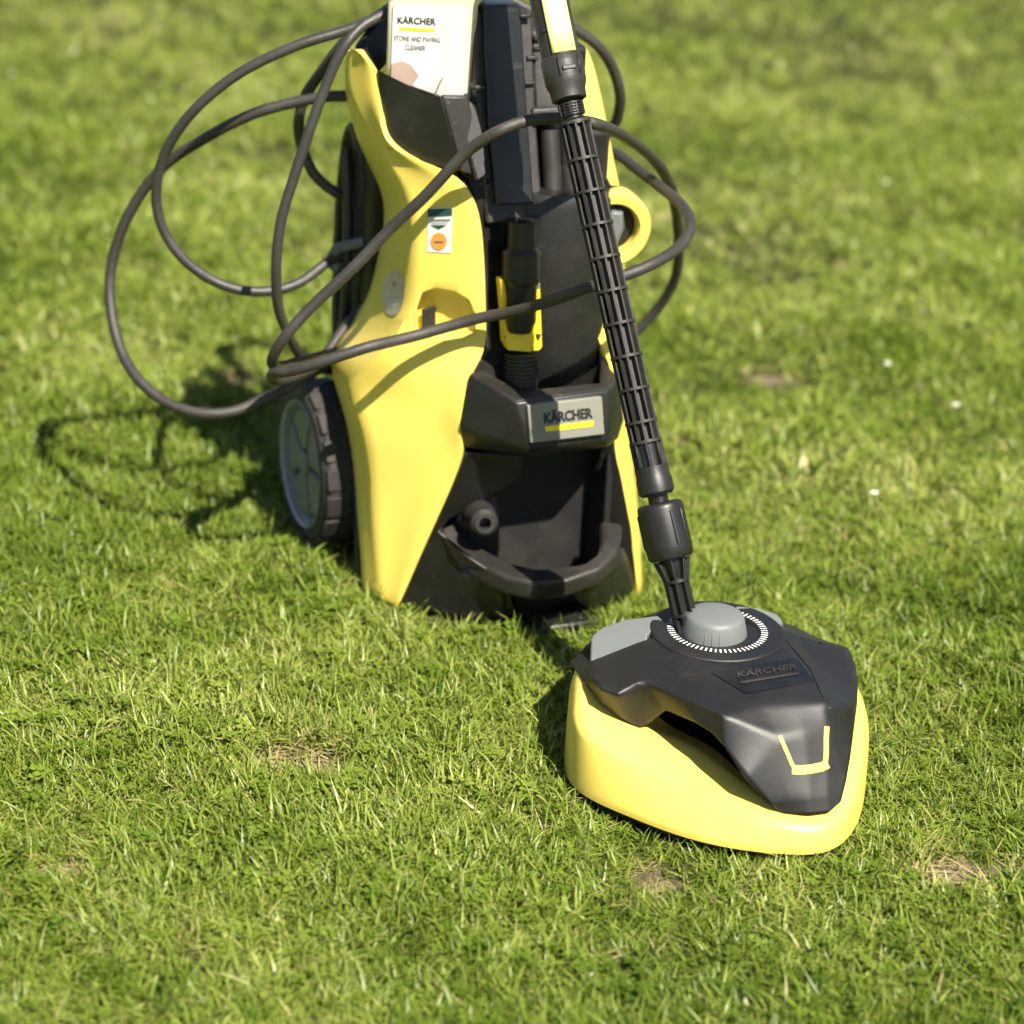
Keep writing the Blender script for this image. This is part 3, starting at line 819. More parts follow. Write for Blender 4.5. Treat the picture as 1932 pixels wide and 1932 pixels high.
# ------------------------------------------------------------------ hose and cord
def wpath(P): return [wworld(wp(*p)) if len(p) == 3 else wworld(Vector(p[:3])) for p in P]
hoseP = [(-.05,.36,.44,0),(700,385,.31),(660,378,.31),(636,365,.31),(596,334,.32),(574,290,.325),(563,237,.32),(574,185,.31),(609,132,.29),(645,85,.27),(690,45,.255),(735,20,.255),(790,-15,.285),(870,-35,.29),(930,-12,.27),(975,6,.25),(1000,20,.245),(1045,38,.24),(1094,61,.24),(1128,86,.24),(1155,126,.25),(1169,171,.26),(1169,205,.27),(1157,240,.285),(1125,270,.30),(1100,285,.31),(1112,292,.325),(1130,286,.30),(1159,288,.26),(1200,318,.20),(1241,349,.14),(1282,383,.08),(1301,414,.03),(1299,441,.0),(1282,465,-.02),(1248,489,-.045),(1207,509,-.055),(1118,540,-.045),(1019,574,.005),(950,592,.040),(908,599,.056),(850,615,.070),(789,632,.078),(740,644,.074),(697,654,.066),(604,684,.080),(560,697,.095),(530,703,.11),(516,704,.125),(513,711,.15),(525,718,.18),(560,709,.21),(600,686,.245),(653,615,.275),(700,560,.285),(720,500,.285),(760,400,.32)]
hoseP2 = [(1150,655,.34),(1180,640,.335),(1207,619,.33),(1244,578,.32),(1272,530,.30),(1281,470,.27),(1277,410,.24),(1268,360,.20),(1254,328,.16),(1227,294,.11),(1186,263,.05),(1150,243,.01),(1114,231,-.01),(1052,223,.015),(997,227,.03),(950,243,.028),(885,283,.053),(800,372,.076),(735,433,.096),(675,497,.105),(587,580,.118),(539,633,.122),(519,664,.130),(513,681,.14),(524,692,.17),(560,684,.20),(610,671,.235),(650,660,.28),(690,640,.32),(690,650,.34),(650,672,.30),(609,692,.27),(543,732,.25),(495,754,.24),(442,776,.24),(381,780,.25),(315,760,.28),(266,721,.31),(231,668,.35),(212,602,.38),(207,527,.40),(227,440,.40),(266,365,.39),(315,308,.37),(390,259,.34),(477,215,.31),(565,191,.29),(631,181,.275),(690,185,.27),(730,200,.28)]
# the two visible runs join behind the machine
midc = [(-.02,.37,.46,0),(.08,.37,.36,0),(.10,.37,.28,0)]
full = hoseP + [(790,330,.36)] + midc + hoseP2
path = smooth_path(catmull(wpath(full), .005), 3)
hose = mesh_obj('pressure_hose', *tube_vf(path, .0060, 14), 'hose', None, smooth=True)
hose['label'] = 'long dark rubber hose looped across the front and both sides of the yellow machine'; hose['category'] = 'hose'
cordP = []
for i in range(4 * 14):      # a hank of cord hung behind the left shell
    a = 2 * math.pi * i / 14
    j = i / 14
    cordP.append((-.106 - .010 * math.sin(j * 2.1) - .005 * j, .325 + .028 * math.sin(a) * (1 + .15 * math.sin(j * 5)), .345 + (.135 + .01 * math.sin(j * 3)) * math.cos(a), 0))
cordP += [(668,470,.30),(640,480,.30),(624,490,.295),(609,501,.29),(565,534,.285),(513,549,.285),(451,547,.29),(390,523,.30),(337,479,.31),(302,418,.32),(295,352,.32),(315,281,.31),(367,207,.29),(455,136,.27),(565,84,.25),(653,57,.24),(700,38,.235),(742,10,.235),(780,-35,.245),(790,-60,.235),(775,-45,.22),(755,0,.212),(733,22,.21),(684,48,.205),(655,80,.20),(640,104,.20),(609,176,.20),(578,264,.20),(552,343,.20),(530,418,.20),(521,505,.20),(526,585,.21),(543,628,.22),(561,663,.235),(588,690,.255),(630,700,.28)]
path = smooth_path(catmull(wpath(cordP), .005), 3)
cord = mesh_obj('power_cord', *tube_vf(path, .0056, 14), 'cord', None, smooth=True)
cord['label'] = 'grey black cord hanging in round loops on the left of the yellow machine'; cord['category'] = 'cord'

# ------------------------------------------------------------------ surface cleaner
cleaner = empty('surface_cleaner', CO, CYAW, 'yellow and black wedge shaped surface cleaner head lying on the grass in front', 'surface cleaner')
bpy.context.view_layer.update()
# own axes: x right, y back; the nose points to -y
def sym(V, Fc):
    """mirror a half (x<=0) to the other side"""
    V = [Vector(v) for v in V]; k = len(V)
    idx = []
    out = V[:]
    for v in V:
        if abs(v.x) < 1e-6: idx.append(None)
        else: idx.append(len(out)); out.append(Vector((-v.x, v.y, v.z)))
    mp = [i if idx[i] is None else idx[i] for i in range(k)]
    return out, Fc + [tuple(mp[i] for i in q[::-1]) for q in Fc]
def kl(px, py, z):
    a, v, z = kz(px, py, z); return Vector((-a, -v, z))
TR = [((1065,1441),(1099,1268,.097)), ((1070,1465),(1101,1291,.095)), ((1087,1486),(1118,1314,.087)), ((1121,1508),(1145,1337,.079)), ((1190,1537),(1208,1373,.067)), ((1275,1571),(1309,1405,.061)), ((1360,1593),(1375,1454,.053)),
      ((1446,1605),(1456,1522,.041)), ((1525,1609),(1514,1543,.036)), ((1566,1602),(1560,1535,.036)), ((1600,1581),(1586,1515,.040)), ((1624,1540),(1597,1474,.054)), ((1632,1499),(1606,1412,.069))]
ST = [(Vector((*kl(*f_, .010).xy, .010)), kl(*t_)) for f_, t_ in TR]
BK = [((.121,.108),(.110,.098,.079)), ((.137,.062),(.124,.058,.086)), ((.139,.022),(.128,.02,.091)), ((.126,-.015),(.115,-.015,.090)), ((.110,-.045),(.10,-.045,.088)), ((.088,-.08),(.08,-.075,.086)), ((.05,-.115),(.055,-.118,.086)),
      ((0,-.134),(0,-.126,.086)), ((-.055,-.122),(-.05,-.115,.086)), ((-.096,-.1),(-.09,-.092,.086)), ((-.120,-.068),(-.114,-.064,.088)), ((-.143,-.032),(-.134,-.028,.096))]
ST += [(Vector((a, -v, .010)), Vector((a2, -v2, z2))) for (a, v), (a2, v2, z2) in BK]
V, Fc = [], []
for si, (fl, tp) in enumerate(ST):
    z2 = tp.z
    out = fl - tp; out.z = 0
    fw_ = {3: .35, 4: .8, 5: 1, 6: 1, 7: .9, 8: .6, 9: .4, 10: .3}.get(si, 0)
    mid1 = fl + Vector((0, 0, (z2 - .01) * .45)) - out * (.04 + .12 * fw_)
    mid2 = fl + Vector((0, 0, (z2 - .01) * .74)) - out * (.10 + .26 * fw_)
    shoulder = fl - out * (.42 + .24 * fw_) + Vector((0, 0, (z2 - .010) * .92))
    cen_ = Vector((.008, -.03, z2))
    inn = tp.lerp(cen_, .10) + Vector((0, 0, -.003))
    inn2 = tp.lerp(cen_, .38) + Vector((0, 0, -.014))
    V += [fl + Vector((0, 0, -.003)), fl + Vector((0, 0, .003)), mid1, mid2, shoulder, tp, inn, inn2]
k = 8; m = len(ST)
for i in range(m):
    for j in range(k - 1): Fc.append((i * k + j, i * k + j + 1, ((i + 1) % m) * k + j + 1, ((i + 1) % m) * k + j))
skirt = mesh_obj('yellow_skirt', V, Fc, 'yellow', cleaner, smooth=True, angle=60, sub=2)
cs_ = skirt.data.attributes.new('crease_edge', 'FLOAT', 'EDGE')
for e in skirt.data.edges:
    i0_, i1_ = e.vertices
    if i0_ % k == i1_ % k:
        st_i = min(i0_ // k, i1_ // k)
        if i0_ % k == 3: cs_.data[e.index].value = .85 if st_i <= 3 or st_i >= 22 else (.55 if st_i <= 5 else .15)
        if i0_ % k == 1: cs_.data[e.index].value = .6
        if i0_ % k == 5: cs_.data[e.index].value = .7
V, Fc = [], []
for fl, tp in ST:
    q = fl.lerp(Vector((0, -.03, .01)), .035); V += [Vector((q.x, q.y, .0)), Vector((q.x, q.y, .016))]
for i in range(m): Fc.append((2 * i, 2 * i + 1, 2 * ((i + 1) % m) + 1, 2 * ((i + 1) % m)))
mesh_obj('brush_rim', V, Fc, 'deep', cleaner, solid=.004)
OUTLINE = [(fl.x, fl.y) for fl, tp in ST]

Cv = dict(A1=kl(1364,1350,.122), A2=kl(1352,1353,.117), Z1=kl(1217,1286,.1205), Z2=kl(1203,1287,.120), Z3=kl(1166,1311,.1105), Z4=kl(1135,1299,.112), Z5=kl(1117,1278,.112), Zm=kl(1290,1318,.121),
          Y5=kl(1100,1284,.098), Y4=kl(1131,1325,.088), Y3=kl(1172,1354,.078), Y2=kl(1207,1373,.069), V1=kl(1221,1369,.070), V2=kl(1256,1340,.096), V3=kl(1311,1363,.103), V4=kl(1345,1384,.101), V5=kl(1364,1406,.096),
          V6=kl(1405,1467,.074), V7=kl(1456,1519,.048), Ac=kl(1429,1327,.1245), M1=kl(1470,1390,.105), Ns=kl(1489,1508,.054), N1=kl(1483,1533,.041), Nm=kl(1466,1527,.043),
          ER=kl(1466,1183,.1295), WR=kl(1552,1214,.120), CR1=kl(1602,1221,.113), CR2=kl(1614,1256,.108), CR3=kl(1617,1300,.104), SR0=kl(1619,1290,.094), SR1=kl(1617,1330,.091), SR2=kl(1612,1369,.085), SR3=kl(1605,1425,.074), SR4=kl(1597,1472,.060), SR5=kl(1587,1512,.046), N1R=kl(1566,1531,.041),
          AcR=kl(1559,1323,.1245), BR=kl(1608,1335,.108), M1R=kl(1563,1371,.106), NsR=kl(1562,1500,.055))
def vv3(x, v, z): return Vector((x, -v, z))
def mid(a, b, fw=.002): return (Cv[a] + Cv[b]) / 2 + Vector((0, -fw, .0005))
Cv.update(C0=vv3(0,-.02,.1305), Cf=vv3(.003,.066,.1298), Cs=vv3(-.045,.048,.1300), CsR=vv3(.05,.045,.1300), E1=kl(1223,1209,.1290), W0=kl(1112,1253,.1085), B0=vv3(0,-.105,.108), B1=vv3(-.062,-.095,.098), B1R=vv3(.062,-.080,.106), B2=vv3(-.130,-.052,.094), B2R=vv3(.105,-.030,.106),
          Y6=vv3(-.132,-.054,.090), Y7=vv3(-.066,-.118,.086), Y8=vv3(0,-.126,.086), Y7R=vv3(.066,-.110,.086), Y6R=vv3(.125,-.03,.090), A0=mid('Ac', 'AcR'), M0=mid('M1', 'M1R'), N00=mid('Ns', 'NsR'), N0=mid('N1', 'N1R', .004))
keys = list(Cv); ix = {n_: i for i, n_ in enumerate(keys)}
HF = ['C0 Cf Cs E1', 'Cf A0 Ac Cs', 'Cs Ac A1 Zm Z1', 'E1 Cs Z1', 'E1 Z1 Z2 Z3 Z4 Z5 W0', 'B0 C0 E1 B1', 'B1 E1 W0 B2', 'Z5 Z4 Y4 Y5', 'Z4 Z3 Y3 Y4', 'Z3 Z2 V1 Y2 Y3', 'Z2 Z1 V2 V1', 'Z1 Zm V3 V2', 'Zm A2 V4 V3', 'Zm A1 A2',
      'A2 V5 V4', 'A2 A1 V5', 'A1 M1 V6 V5', 'A1 Ac M1', 'A0 M0 M1 Ac', 'M1 Ns V7 V6', 'M0 N00 Ns M1', 'N00 N0 N1 Ns', 'Ns N1 Nm V7', 'W0 Z5 Y5', 'B2 W0 Y5 Y6', 'B1 B2 Y6 Y7', 'B0 B1 Y7 Y8',
      'C0 ER CsR Cf', 'Cf CsR AcR A0', 'CsR CR3 BR AcR', 'CsR CR1 CR2 CR3', 'ER WR CR1 CsR', 'C0 B0 B1R ER', 'ER B1R B2R WR', 'CR1 SR0 CR2', 'CR2 SR0 SR1 CR3', 'CR3 SR1 SR2 BR', 'AcR BR SR2 SR3 M1R', 'A0 AcR M1R M0', 'M1R SR3 SR4', 'M1R SR4 SR5 NsR', 'M0 M1R NsR N00', 'N00 NsR N1R N0', 'NsR SR5 N1R',
      'WR B2R Y6R CR1', 'CR1 Y6R SR0', 'B2R B1R Y7R Y6R', 'B1R B0 Y8 Y7R']
V = [Cv[n_] for n_ in keys]
Fc = [tuple(ix[n_] for n_ in q.split()) for q in HF]
cover = mesh_obj('black_cover', V, Fc, 'black_cover', cleaner, smooth=True, angle=180, sub=3, solid=.003, solid_off=-1)
ce_ = cover.data.attributes.new('crease_edge', 'FLOAT', 'EDGE')
cnt_ = {}
for p_ in cover.data.polygons:
    for ek in p_.edge_keys: cnt_[ek] = cnt_.get(ek, 0) + 1
nrm_ = {}
for p_ in cover.data.polygons:
    for ek in p_.edge_keys: nrm_.setdefault(ek, []).append(p_.normal.copy())
for e in cover.data.edges:
    ek = tuple(sorted(e.vertices))
    if cnt_.get(ek, 1) == 1: ce_.data[e.index].value = 1.0
    else:
        a_ = nrm_[ek][0].angle(nrm_[ek][1])
        ce_.data[e.index].value = .88 if a_ > .5 else (.76 if a_ > .2 else .5)
cv_ = cover.data.attributes.new('crease_vert', 'FLOAT', 'POINT')
for v_ in cover.data.vertices: cv_.data[v_.index].value = .55
# dial plate
mesh_obj('dial_plate', *lathe_vf([(0, .118), (.066, .118), (.066, .1300), (.0645, .1312), (.042, .1312), (.0405, .1300), (.037, .124), (0, .1235)], 72), 'black_cover', cleaner, smooth=True, angle=35)
dp = [o for o in cleaner.children if o.name.startswith('dial_plate')][0]
# scale marks round the knob
for i in range(42):
    a = rad(-206 + 5.8 * i)
    c_, s_ = math.cos(a), math.sin(a); w_ = .00085
    q = []
    for r, t in ((.0430, -1), (.0495, -1), (.0495, 1), (.0430, 1)): q.append(Vector((r * c_ - t * w_ * s_, r * s_ + t * w_ * c_, 0.1318)))
    mesh_obj('scale_mark', q, [(0, 1, 2, 3)], 'white', dp)
Vt, Ft, ht = text_vf('SOFT', .02)
TV = []
for v in Vt:
    a = rad(126) + v.x * rad(24); r = .0497 - v.y / ht * .0068
    TV.append(Vector((r * math.cos(a), r * math.sin(a), 0.1318)))
mesh_obj('scale_word', TV, Ft, 'white', dp)
# knob
prof = [(.033, .122), (.0335, .127), (.0292, .1450), (.0275, .1485), (.0245, .1500), (.012, .1512), (0, .1515)]
knob = mesh_obj('pressure_knob', *xform(lathe_vf(prof, 64, caps=False), Matrix.Translation((-.004, .0, 0))), 'grey', cleaner, smooth=True, angle=50)
for da in (-13, 0, 13):
    a = rad(-90 - 24 - 6 + da)
    q = box_vf(.0300, .0322, -.0007, .0007, .129, .1415)
    mesh_obj('knob_rib', *xform(q, Matrix.Translation((-.004, 0, 0)) @ Matrix.Rotation(a, 4, 'Z') @ Matrix.Translation((.0335, 0, .127)) @ Matrix.Rotation(rad(-13), 4, 'Y') @ Matrix.Translation((-.0315, 0, -.127))), 'grey', knob, bevel=.0004, seg=1)
# grey wings behind
WG = {-1: ([(1222,1196,.130),(1252,1170,.131),(1244,1160,.133),(1180,1168,.131),(1136,1183,.127),(1117,1198,.121),(1115,1206,.118)], [(1114,1249,.107),(1220,1213,.124)]),
      1: ([(1410,1168,.130),(1385,1150,.131),(1390,1143,.133),(1430,1147,.131),(1466,1158,.127),(1474,1168,.122),(1478,1178,.119)], [(1480,1186,.112),(1440,1184,.118)])}
for sd, (tp, fr_) in WG.items():
    V = [kl(*p) for p in tp + fr_]
    Bt = [Vector((p.x, p.y, .096)) for p in V]
    m = len(V)
    Fc = [(0, 1, 2, 3, 4, 5, 6), (0, 6, 7, 8)] + [(i, (i + 1) % m, m + (i + 1) % m, m + i) for i in range(m)] + [tuple(range(m, 2 * m))]
    mesh_obj('grey_wing', V + Bt, Fc, 'grey', cleaner, bevel=.0018, seg=2)
# nose mark, emblem recess, painted step shade laid on the cover
bpy.context.view_layer.update()
bcov = bvh_of([cover])
decal('nose_mark', bcov, None, 'yellow', cover, .0008, fill=strip_px([(1471,1389),(1482,1414),(1493,1440),(1499,1450)], 7))
decal('nose_mark', bcov, None, 'yellow', cover, .0009, fill=strip_px([(1494,1452),(1510,1453),(1530,1451),(1550,1447),(1561,1441)], 17))
decal('nose_mark', bcov, None, 'yellow', cover, .0008, fill=strip_px([(1556,1446),(1558,1420),(1558,1395),(1559,1371)], 9))
em = decal('emblem_panel', bcov, [(1342,1270),(1420,1256),(1502,1243),(1520,1265),(1536,1288),(1470,1298),(1408,1310),(1375,1290)], 'black_gloss', cover, .0010)
Vt, Ft, ht = text_vf('KÄRCHER', .02)
TP = [(1392 + v.x * 112 + v.y / ht * -2, 1282 - v.x * 17 - v.y / ht * 13) for v in Vt]
decal('emblem_lettering', bcov, None, 'black_dusty', em, .0022, fill=(TP, Ft))
decal('emblem_bar', bcov, [(1396,1289),(1506,1271),(1508,1275),(1398,1293)], 'black_dusty', em, .0020)
decal('cover_step_shade', bcov, [(1482,1207),(1505,1210),(1530,1245),(1548,1285),(1556,1320),(1549,1310),(1530,1265)], 'deep', cover, .0007)  # dark film standing in for the shade along the cover's step

# ------------------------------------------------------------------ lance from the cleaner upwards
La = at_d(1296, 1185, 2.565); Lb = at_d(1078, 205, 2.562)
Lu = at_d(1028, -40, 2.572)
lance = empty('spray_lance', (La.x, La.y, La.z), 0, 'long black ribbed spray lance with pale yellow grip stripe, leaning up from the cleaner head', 'lance')
bpy.context.view_layer.update()
LM = Matrix.Translation(-La) @ axis_mat(La, Lb, up=Vector((0, 1, 0)))
def ylen(py):      # distance along the lance for a picture height
    return (1185 - py) / (1185 - 205) * (Lb - La).length
def lpart(name, prof, mat, n=36, parent=None, mtx=None, **k):
    return mesh_obj(name, *xform(lathe_vf([(r, ylen(y)) for r, y in prof], n), mtx or LM), mat, parent or lance, smooth=True, **k)
low = lpart('lower_tube', [(0, 1200), (.0075, 1200), (.0075, 1095), (.010, 1085), (.013, 1060), (.013, 1052), (0, 1052)], 'black_gloss', 24)
for i in range(8):
    a = 2 * math.pi * i / 8
    q = [(.006, ylen(1195)), (.0125, ylen(1195)), (.0125, ylen(1096)), (.0185, ylen(1056)), (.006, ylen(1056))]
    v, f = prism([Vector((r, -.0012, h)) for r, h in q], Vector((0, .0024, 0)))
    mesh_obj('tube_fin', *xform((v, f), LM @ Matrix.Rotation(a, 4, 'Z')), 'black', low, bevel=.0005, seg=1)
for y in (1160, 1096): lpart('tube_ring', [(.007, y + 3), (.0128, y + 3), (.0128, y - 3), (.007, y - 3)], 'black', 28, low)
coup = lpart('coupling_sleeve', [(0, 1054), (.020, 1054), (.0225, 1049), (.0232, 1030), (.0228, 960), (.0222, 952), (.019, 948), (0, 948)], 'black', 48, angle=50)
for a in (-60, -28, 60, 120, 180):
    q = box_vf(.0215, .0242, -.0022, .0022, ylen(1030), ylen(965))
    mesh_obj('sleeve_rib', *xform(q, LM @ Matrix.Rotation(rad(a), 4, 'Z')), 'black', coup, bevel=.001, seg=2)
lpart('neck', [(0, 950), (.010, 950), (.010, 925), (0, 925)], 'black_gloss', 24)
# ribbed cage
lpart('end_socket', [(0, 934), (.015, 934), (.0178, 928), (.018, 906), (.0168, 898), (.0168, 880), (.0125, 878), (0, 878)], 'black', 40, angle=40)
win = lpart('socket_core', [(0, 882), (.0125, 882), (.0125, 832), (0, 832)], 'black_gloss', 24)
core = lpart('inner_tube', [(0, 884), (.0088, 884), (.0088, 225), (0, 225)], 'ink', 24)  # blacker than its fins: shade inside the cage painted in
RY = [232, 239+62*0+62, 362, 424, 486, 548, 610, 672, 734, 796, 833]
for y in RY: lpart('cage_ring', [(.0085, y + 2.6), (.0162, y + 2.6), (.0162, y - 2.6), (.0085, y - 2.6)], 'black_dusty', 40)  # rings and fins take a paler plastic that paints in their edge glint
for i in range(12):
    a = 2 * math.pi * (i + .25) / 12
    q = box_vf(.0085, .0154, -.0011, .0011, ylen(833), ylen(230))
    mesh_obj('cage_fin', *xform(q, LM @ Matrix.Rotation(a, 4, 'Z')), 'black_dusty', lance)
for i in range(8):
    a = 2 * math.pi * (i + .1) / 8
    q = box_vf(.012, .0162, -.0013, .0013, ylen(884), ylen(833))
    mesh_obj('socket_fin', *xform(q, LM @ Matrix.Rotation(a, 4, 'Z')), 'black', win, bevel=.0004, seg=1)
lpart('top_cap', [(0, 236), (.0155, 236), (.0150, 230), (.010, 224), (.009, 218), (0, 218)], 'black', 32)
grip = lpart('screw_collar', [(0, 220), (.0105, 220), (.0105, 194), (.009, 190), (0, 190)], 'black_gloss', 28)
for y in (217, 212, 207, 202, 196): lpart('collar_ring', [(.010, y + 1.1), (.0125, y + 1.1), (.0125, y - 1.1), (.010, y - 1.1)], 'black', 32, grip)
for i in range(12):
    q = box_vf(.010, .0128, -.0008, .0008, ylen(218), ylen(196))
    mesh_obj('collar_rib', *xform(q, LM @ Matrix.Rotation(2 * math.pi * i / 12, 4, 'Z')), 'black', grip)
lpart('neck', [(0, 196), (.0085, 196), (.0085, 176), (0, 176)], 'black_dusty', 24)
# upper tube, bent a little against the lower one
Lc = at_d(1076, 196, 2.562)
UM = Matrix.Translation(-La) @ axis_mat(Lc, Lu, up=Vector((0, 1, 0)))
UL = (Lu - Lc).length / (196 + 40)
def upart(name, prof, mat, n=40, parent=None, **k):
    return mesh_obj(name, *xform(lathe_vf([(r, (196 - y) * UL) for r, y in prof], n), UM), mat, parent or lance, smooth=True, **k)
col_ = upart('socket_collar', [(.0135, 186), (.0165, 190), (.0175, 184), (.0180, 168), (.0200, 160), (.0207, 152), (.0207, 112), (.0195, 108), (0, 108)], 'black', 48, caps=False) if False else mesh_obj('socket_collar', *xform(lathe_vf([(.012, (196-180)*UL), (.0150, (196-190)*UL), (.0172, (196-188)*UL), (.0178, (196-170)*UL), (.0198, (196-161)*UL), (.0205, (196-152)*UL), (.0208, (196-113)*UL), (.019, (196-109)*UL)], 48, caps=False), UM), 'black_dusty', lance, smooth=True, angle=45)
upart('grip_tube', [(0, 110), (.0192, 110), (.0192, 60), (.0192, -420), (.018, -440), (0, -440)], 'black_dusty', 48)
gt = [o for o in lance.children if o.name.startswith('grip_tube')][0]
bpy.context.view_layer.update()
bg = bvh_of([gt, col_])
# flat pale stripe set into the tube, its two edges at fixed angles round the axis
vdir = (UM.to_3x3().inverted() @ (CAM - Lc)); a_cam = math.atan2(vdir.y, vdir.x)
V, Fc = [], []
ys = [107, 60, 0, -60, -160, -300, -415]
for y in ys:
    for t in np.linspace(-.36, .86, 7):
        a = a_cam + t
        e0 = Vector((.0212 * math.cos(a_cam - .36), .0212 * math.sin(a_cam - .36), 0)); e1 = Vector((.0212 * math.cos(a_cam + .86), .0212 * math.sin(a_cam + .86), 0))
        fl_ = e0.lerp(e1, (t + .36) / 1.22); rr_ = .25 * fl_.length + .75 * .0212; fl_ = fl_.normalized() * rr_
        V.append(UM @ (fl_ + Vector((0, 0, (196 - y) * UL))))
for i in range(len(ys) - 1):
    for j in range(6): Fc.append((i * 7 + j, i * 7 + j + 1, (i + 1) * 7 + j + 1, (i + 1) * 7 + j))
mesh_obj('grip_stripe', V, Fc, 'pale_yellow', lance, smooth=True, solid=.0012, solid_off=-1)
# window with a bright catch in the collar and a screw hole in the tube
wv, wf = [], []
for y in (147, 121):
    for t in np.linspace(-.15, .85, 6):
        a = a_cam + t; wv.append(UM @ Vector((.0209 * math.cos(a), .0209 * math.sin(a), (196 - y) * UL)))
for j in range(5): wf.append((j, j + 1, 7 + j, 6 + j))
mesh_obj('catch_window', wv, wf, 'ink', lance, smooth=True)
a = a_cam + .30
mesh_obj('catch', *xform(box_vf(.0195, .0218, -.007, .007, (196 - 142) * UL, (196 - 133) * UL), UM @ Matrix.Rotation(a, 4, 'Z')), 'black_dusty', lance, bevel=.001)
for t in (-.17, .87):
    mesh_obj('window_rib', *xform(box_vf(.0200, .0220, -.0008, .0008, (196 - 150) * UL, (196 - 116) * UL), UM @ Matrix.Rotation(a_cam + t, 4, 'Z')), 'black', lance, bevel=.0004, seg=1)
a = a_cam - .55
SMX = UM @ Matrix.Rotation(a, 4, 'Z') @ Matrix.Translation((.0203, 0, (196 - 60) * UL)) @ Matrix.Rotation(rad(90), 4, 'Y')
mesh_obj('screw_hole', *xform(lathe_vf([(0, .0008), (.0032, .0008), (.0032, -.002)], 20, caps=False), SMX), 'ink', lance, smooth=True)
mesh_obj('screw', *xform(lathe_vf([(0, .0014), (.0014, .0012), (.0014, -.001)], 14, caps=False), SMX @ Matrix.Translation((.001, 0, 0))), 'chrome', lance, smooth=True)
a = -2.0
lug = box_vf(.013, .0195, -.0065, .0065, ylen(925), ylen(888))

# ------------------------------------------------------------------ lawn
def blade(bm_v, bm_f, tint, x, y, L, w, lean, curl, az, t, twist, seg=3):
    k = len(bm_v)
    ca, sa = math.cos(az), math.sin(az)
    px, pz, th = 0.0, 0.0, lean
    for s in range(seg + 1):
        ww = w * (1 - (s / seg) ** 1.6) * (.75 + .25 * min(1, s * 2))
        wx, wy = -sa * math.cos(twist * s), ca * math.cos(twist * s)
        wz_ = math.sin(twist * s) * .6
        bx, by = x + px * ca, y + px * sa
        if s < seg:
            bm_v.append((bx - wx * ww, by - wy * ww, max(.0005, pz - wz_ * ww))); bm_v.append((bx + wx * ww, by + wy * ww, max(.0005, pz + wz_ * ww)))
            tint += [t, t]
        else:
            bm_v.append((bx, by, max(.0005, pz))); tint.append(min(1, t + .12))
        px += math.sin(th) * L / seg; pz += math.cos(th) * L / seg; th = min(th + curl / seg, 2.2)
    for q in range(seg - 1): bm_f.append((k + 2 * q, k + 2 * q + 1, k + 2 * q + 3, k + 2 * q + 2))
    bm_f.append((k + 2 * seg - 2, k + 2 * seg - 1, k + 2 * seg))
tuft_col = bpy.data.collections.new('lawn_tufts')
R_ = random.Random(5)
def tuft(kind, far=False):
    v, f, tint = [], [], []
    nb = {'up': 11, 'lean': 11, 'flat': 13, 'straw': 9, 'short': 12, 'clover': 0}[kind]
    if far: nb = int(nb * .68)
    main = R_.uniform(0, 6.28)
    if kind == 'clover':
        for i in range(5):
            x, y, h = R_.gauss(0, .012), R_.gauss(0, .012), R_.uniform(.010, .022)
            t0 = R_.uniform(.05, .35); a0 = R_.uniform(0, 6.28)
            blade(v, f, tint, x, y, h, .0006, .1, .1, a0, t0, 0)
            for j in range(3):
                a = a0 + j * 2.094; k = len(v); c_, s_ = math.cos(a), math.sin(a)
                for r, w_ in ((.0005, 0), (.004, .0026), (.0078, .003), (.0072, 0), (.0078, -.003), (.004, -.0026)):
                    v.append((x + r * c_ - w_ * s_, y + r * s_ + w_ * c_, h + r * .12)); tint.append(t0)
                f.append(tuple(range(k, k + 6)))
        nb = 0
    for i in range(nb):
        x, y = R_.gauss(0, .010), R_.gauss(0, .010)
        az = R_.uniform(0, 6.28)
        if kind == 'up': L, lean, curl = R_.uniform(.022, .046), abs(R_.gauss(.45, .30)), R_.uniform(.1, 1.3)
        elif kind == 'lean':
            L, lean, curl = R_.uniform(.026, .054), R_.uniform(.8, 1.3), R_.uniform(.1, .6)
            az = main + R_.gauss(0, .8)
        elif kind == 'flat':
            L, lean, curl = R_.uniform(.022, .05), R_.uniform(1.0, 1.45), R_.uniform(0, .4)
        elif kind == 'straw': L, lean, curl = R_.uniform(.02, .05), R_.uniform(1.2, 1.52), R_.uniform(-.1, .2)
        else: L, lean, curl = R_.uniform(.012, .026), abs(R_.gauss(.5, .4)), R_.uniform(0, .6)
        w = R_.uniform(.0008, .0017) * (1.2 if kind in ('up', 'lean') else 1.05)
        if R_.random() < .06 and kind != 'straw': w *= 1.7
        if far: w *= 1.3
        t = min(1, max(0, R_.gauss(.45, .26)))
        if R_.random() < .04: t = R_.uniform(.85, 1.0)
        blade(v, f, tint, x, y, L, w, lean, curl, az, t, R_.uniform(-.35, .35), 2 if far else 3)
    me = bpy.data.meshes.new('tuft_' + kind); me.from_pydata(v, [], f)
    at_ = me.attributes.new('tint', 'FLOAT', 'POINT'); at_.data.foreach_set('value', np.array(tint, dtype=np.float32))
    me.materials.append(M['straw'] if kind == 'straw' else M['grass'])
    me.shade_smooth()
    o = bpy.data.objects.new('tuft_%02d_%s' % (len(tuft_col.objects), kind), me)
    tuft_col.objects.link(o)
KINDS = ['up'] * 5 + ['lean'] * 6 + ['flat'] * 5 + ['straw'] * 2 + ['short', 'clover']
for k_ in KINDS: tuft(k_)
for k_ in KINDS: tuft(k_, True)

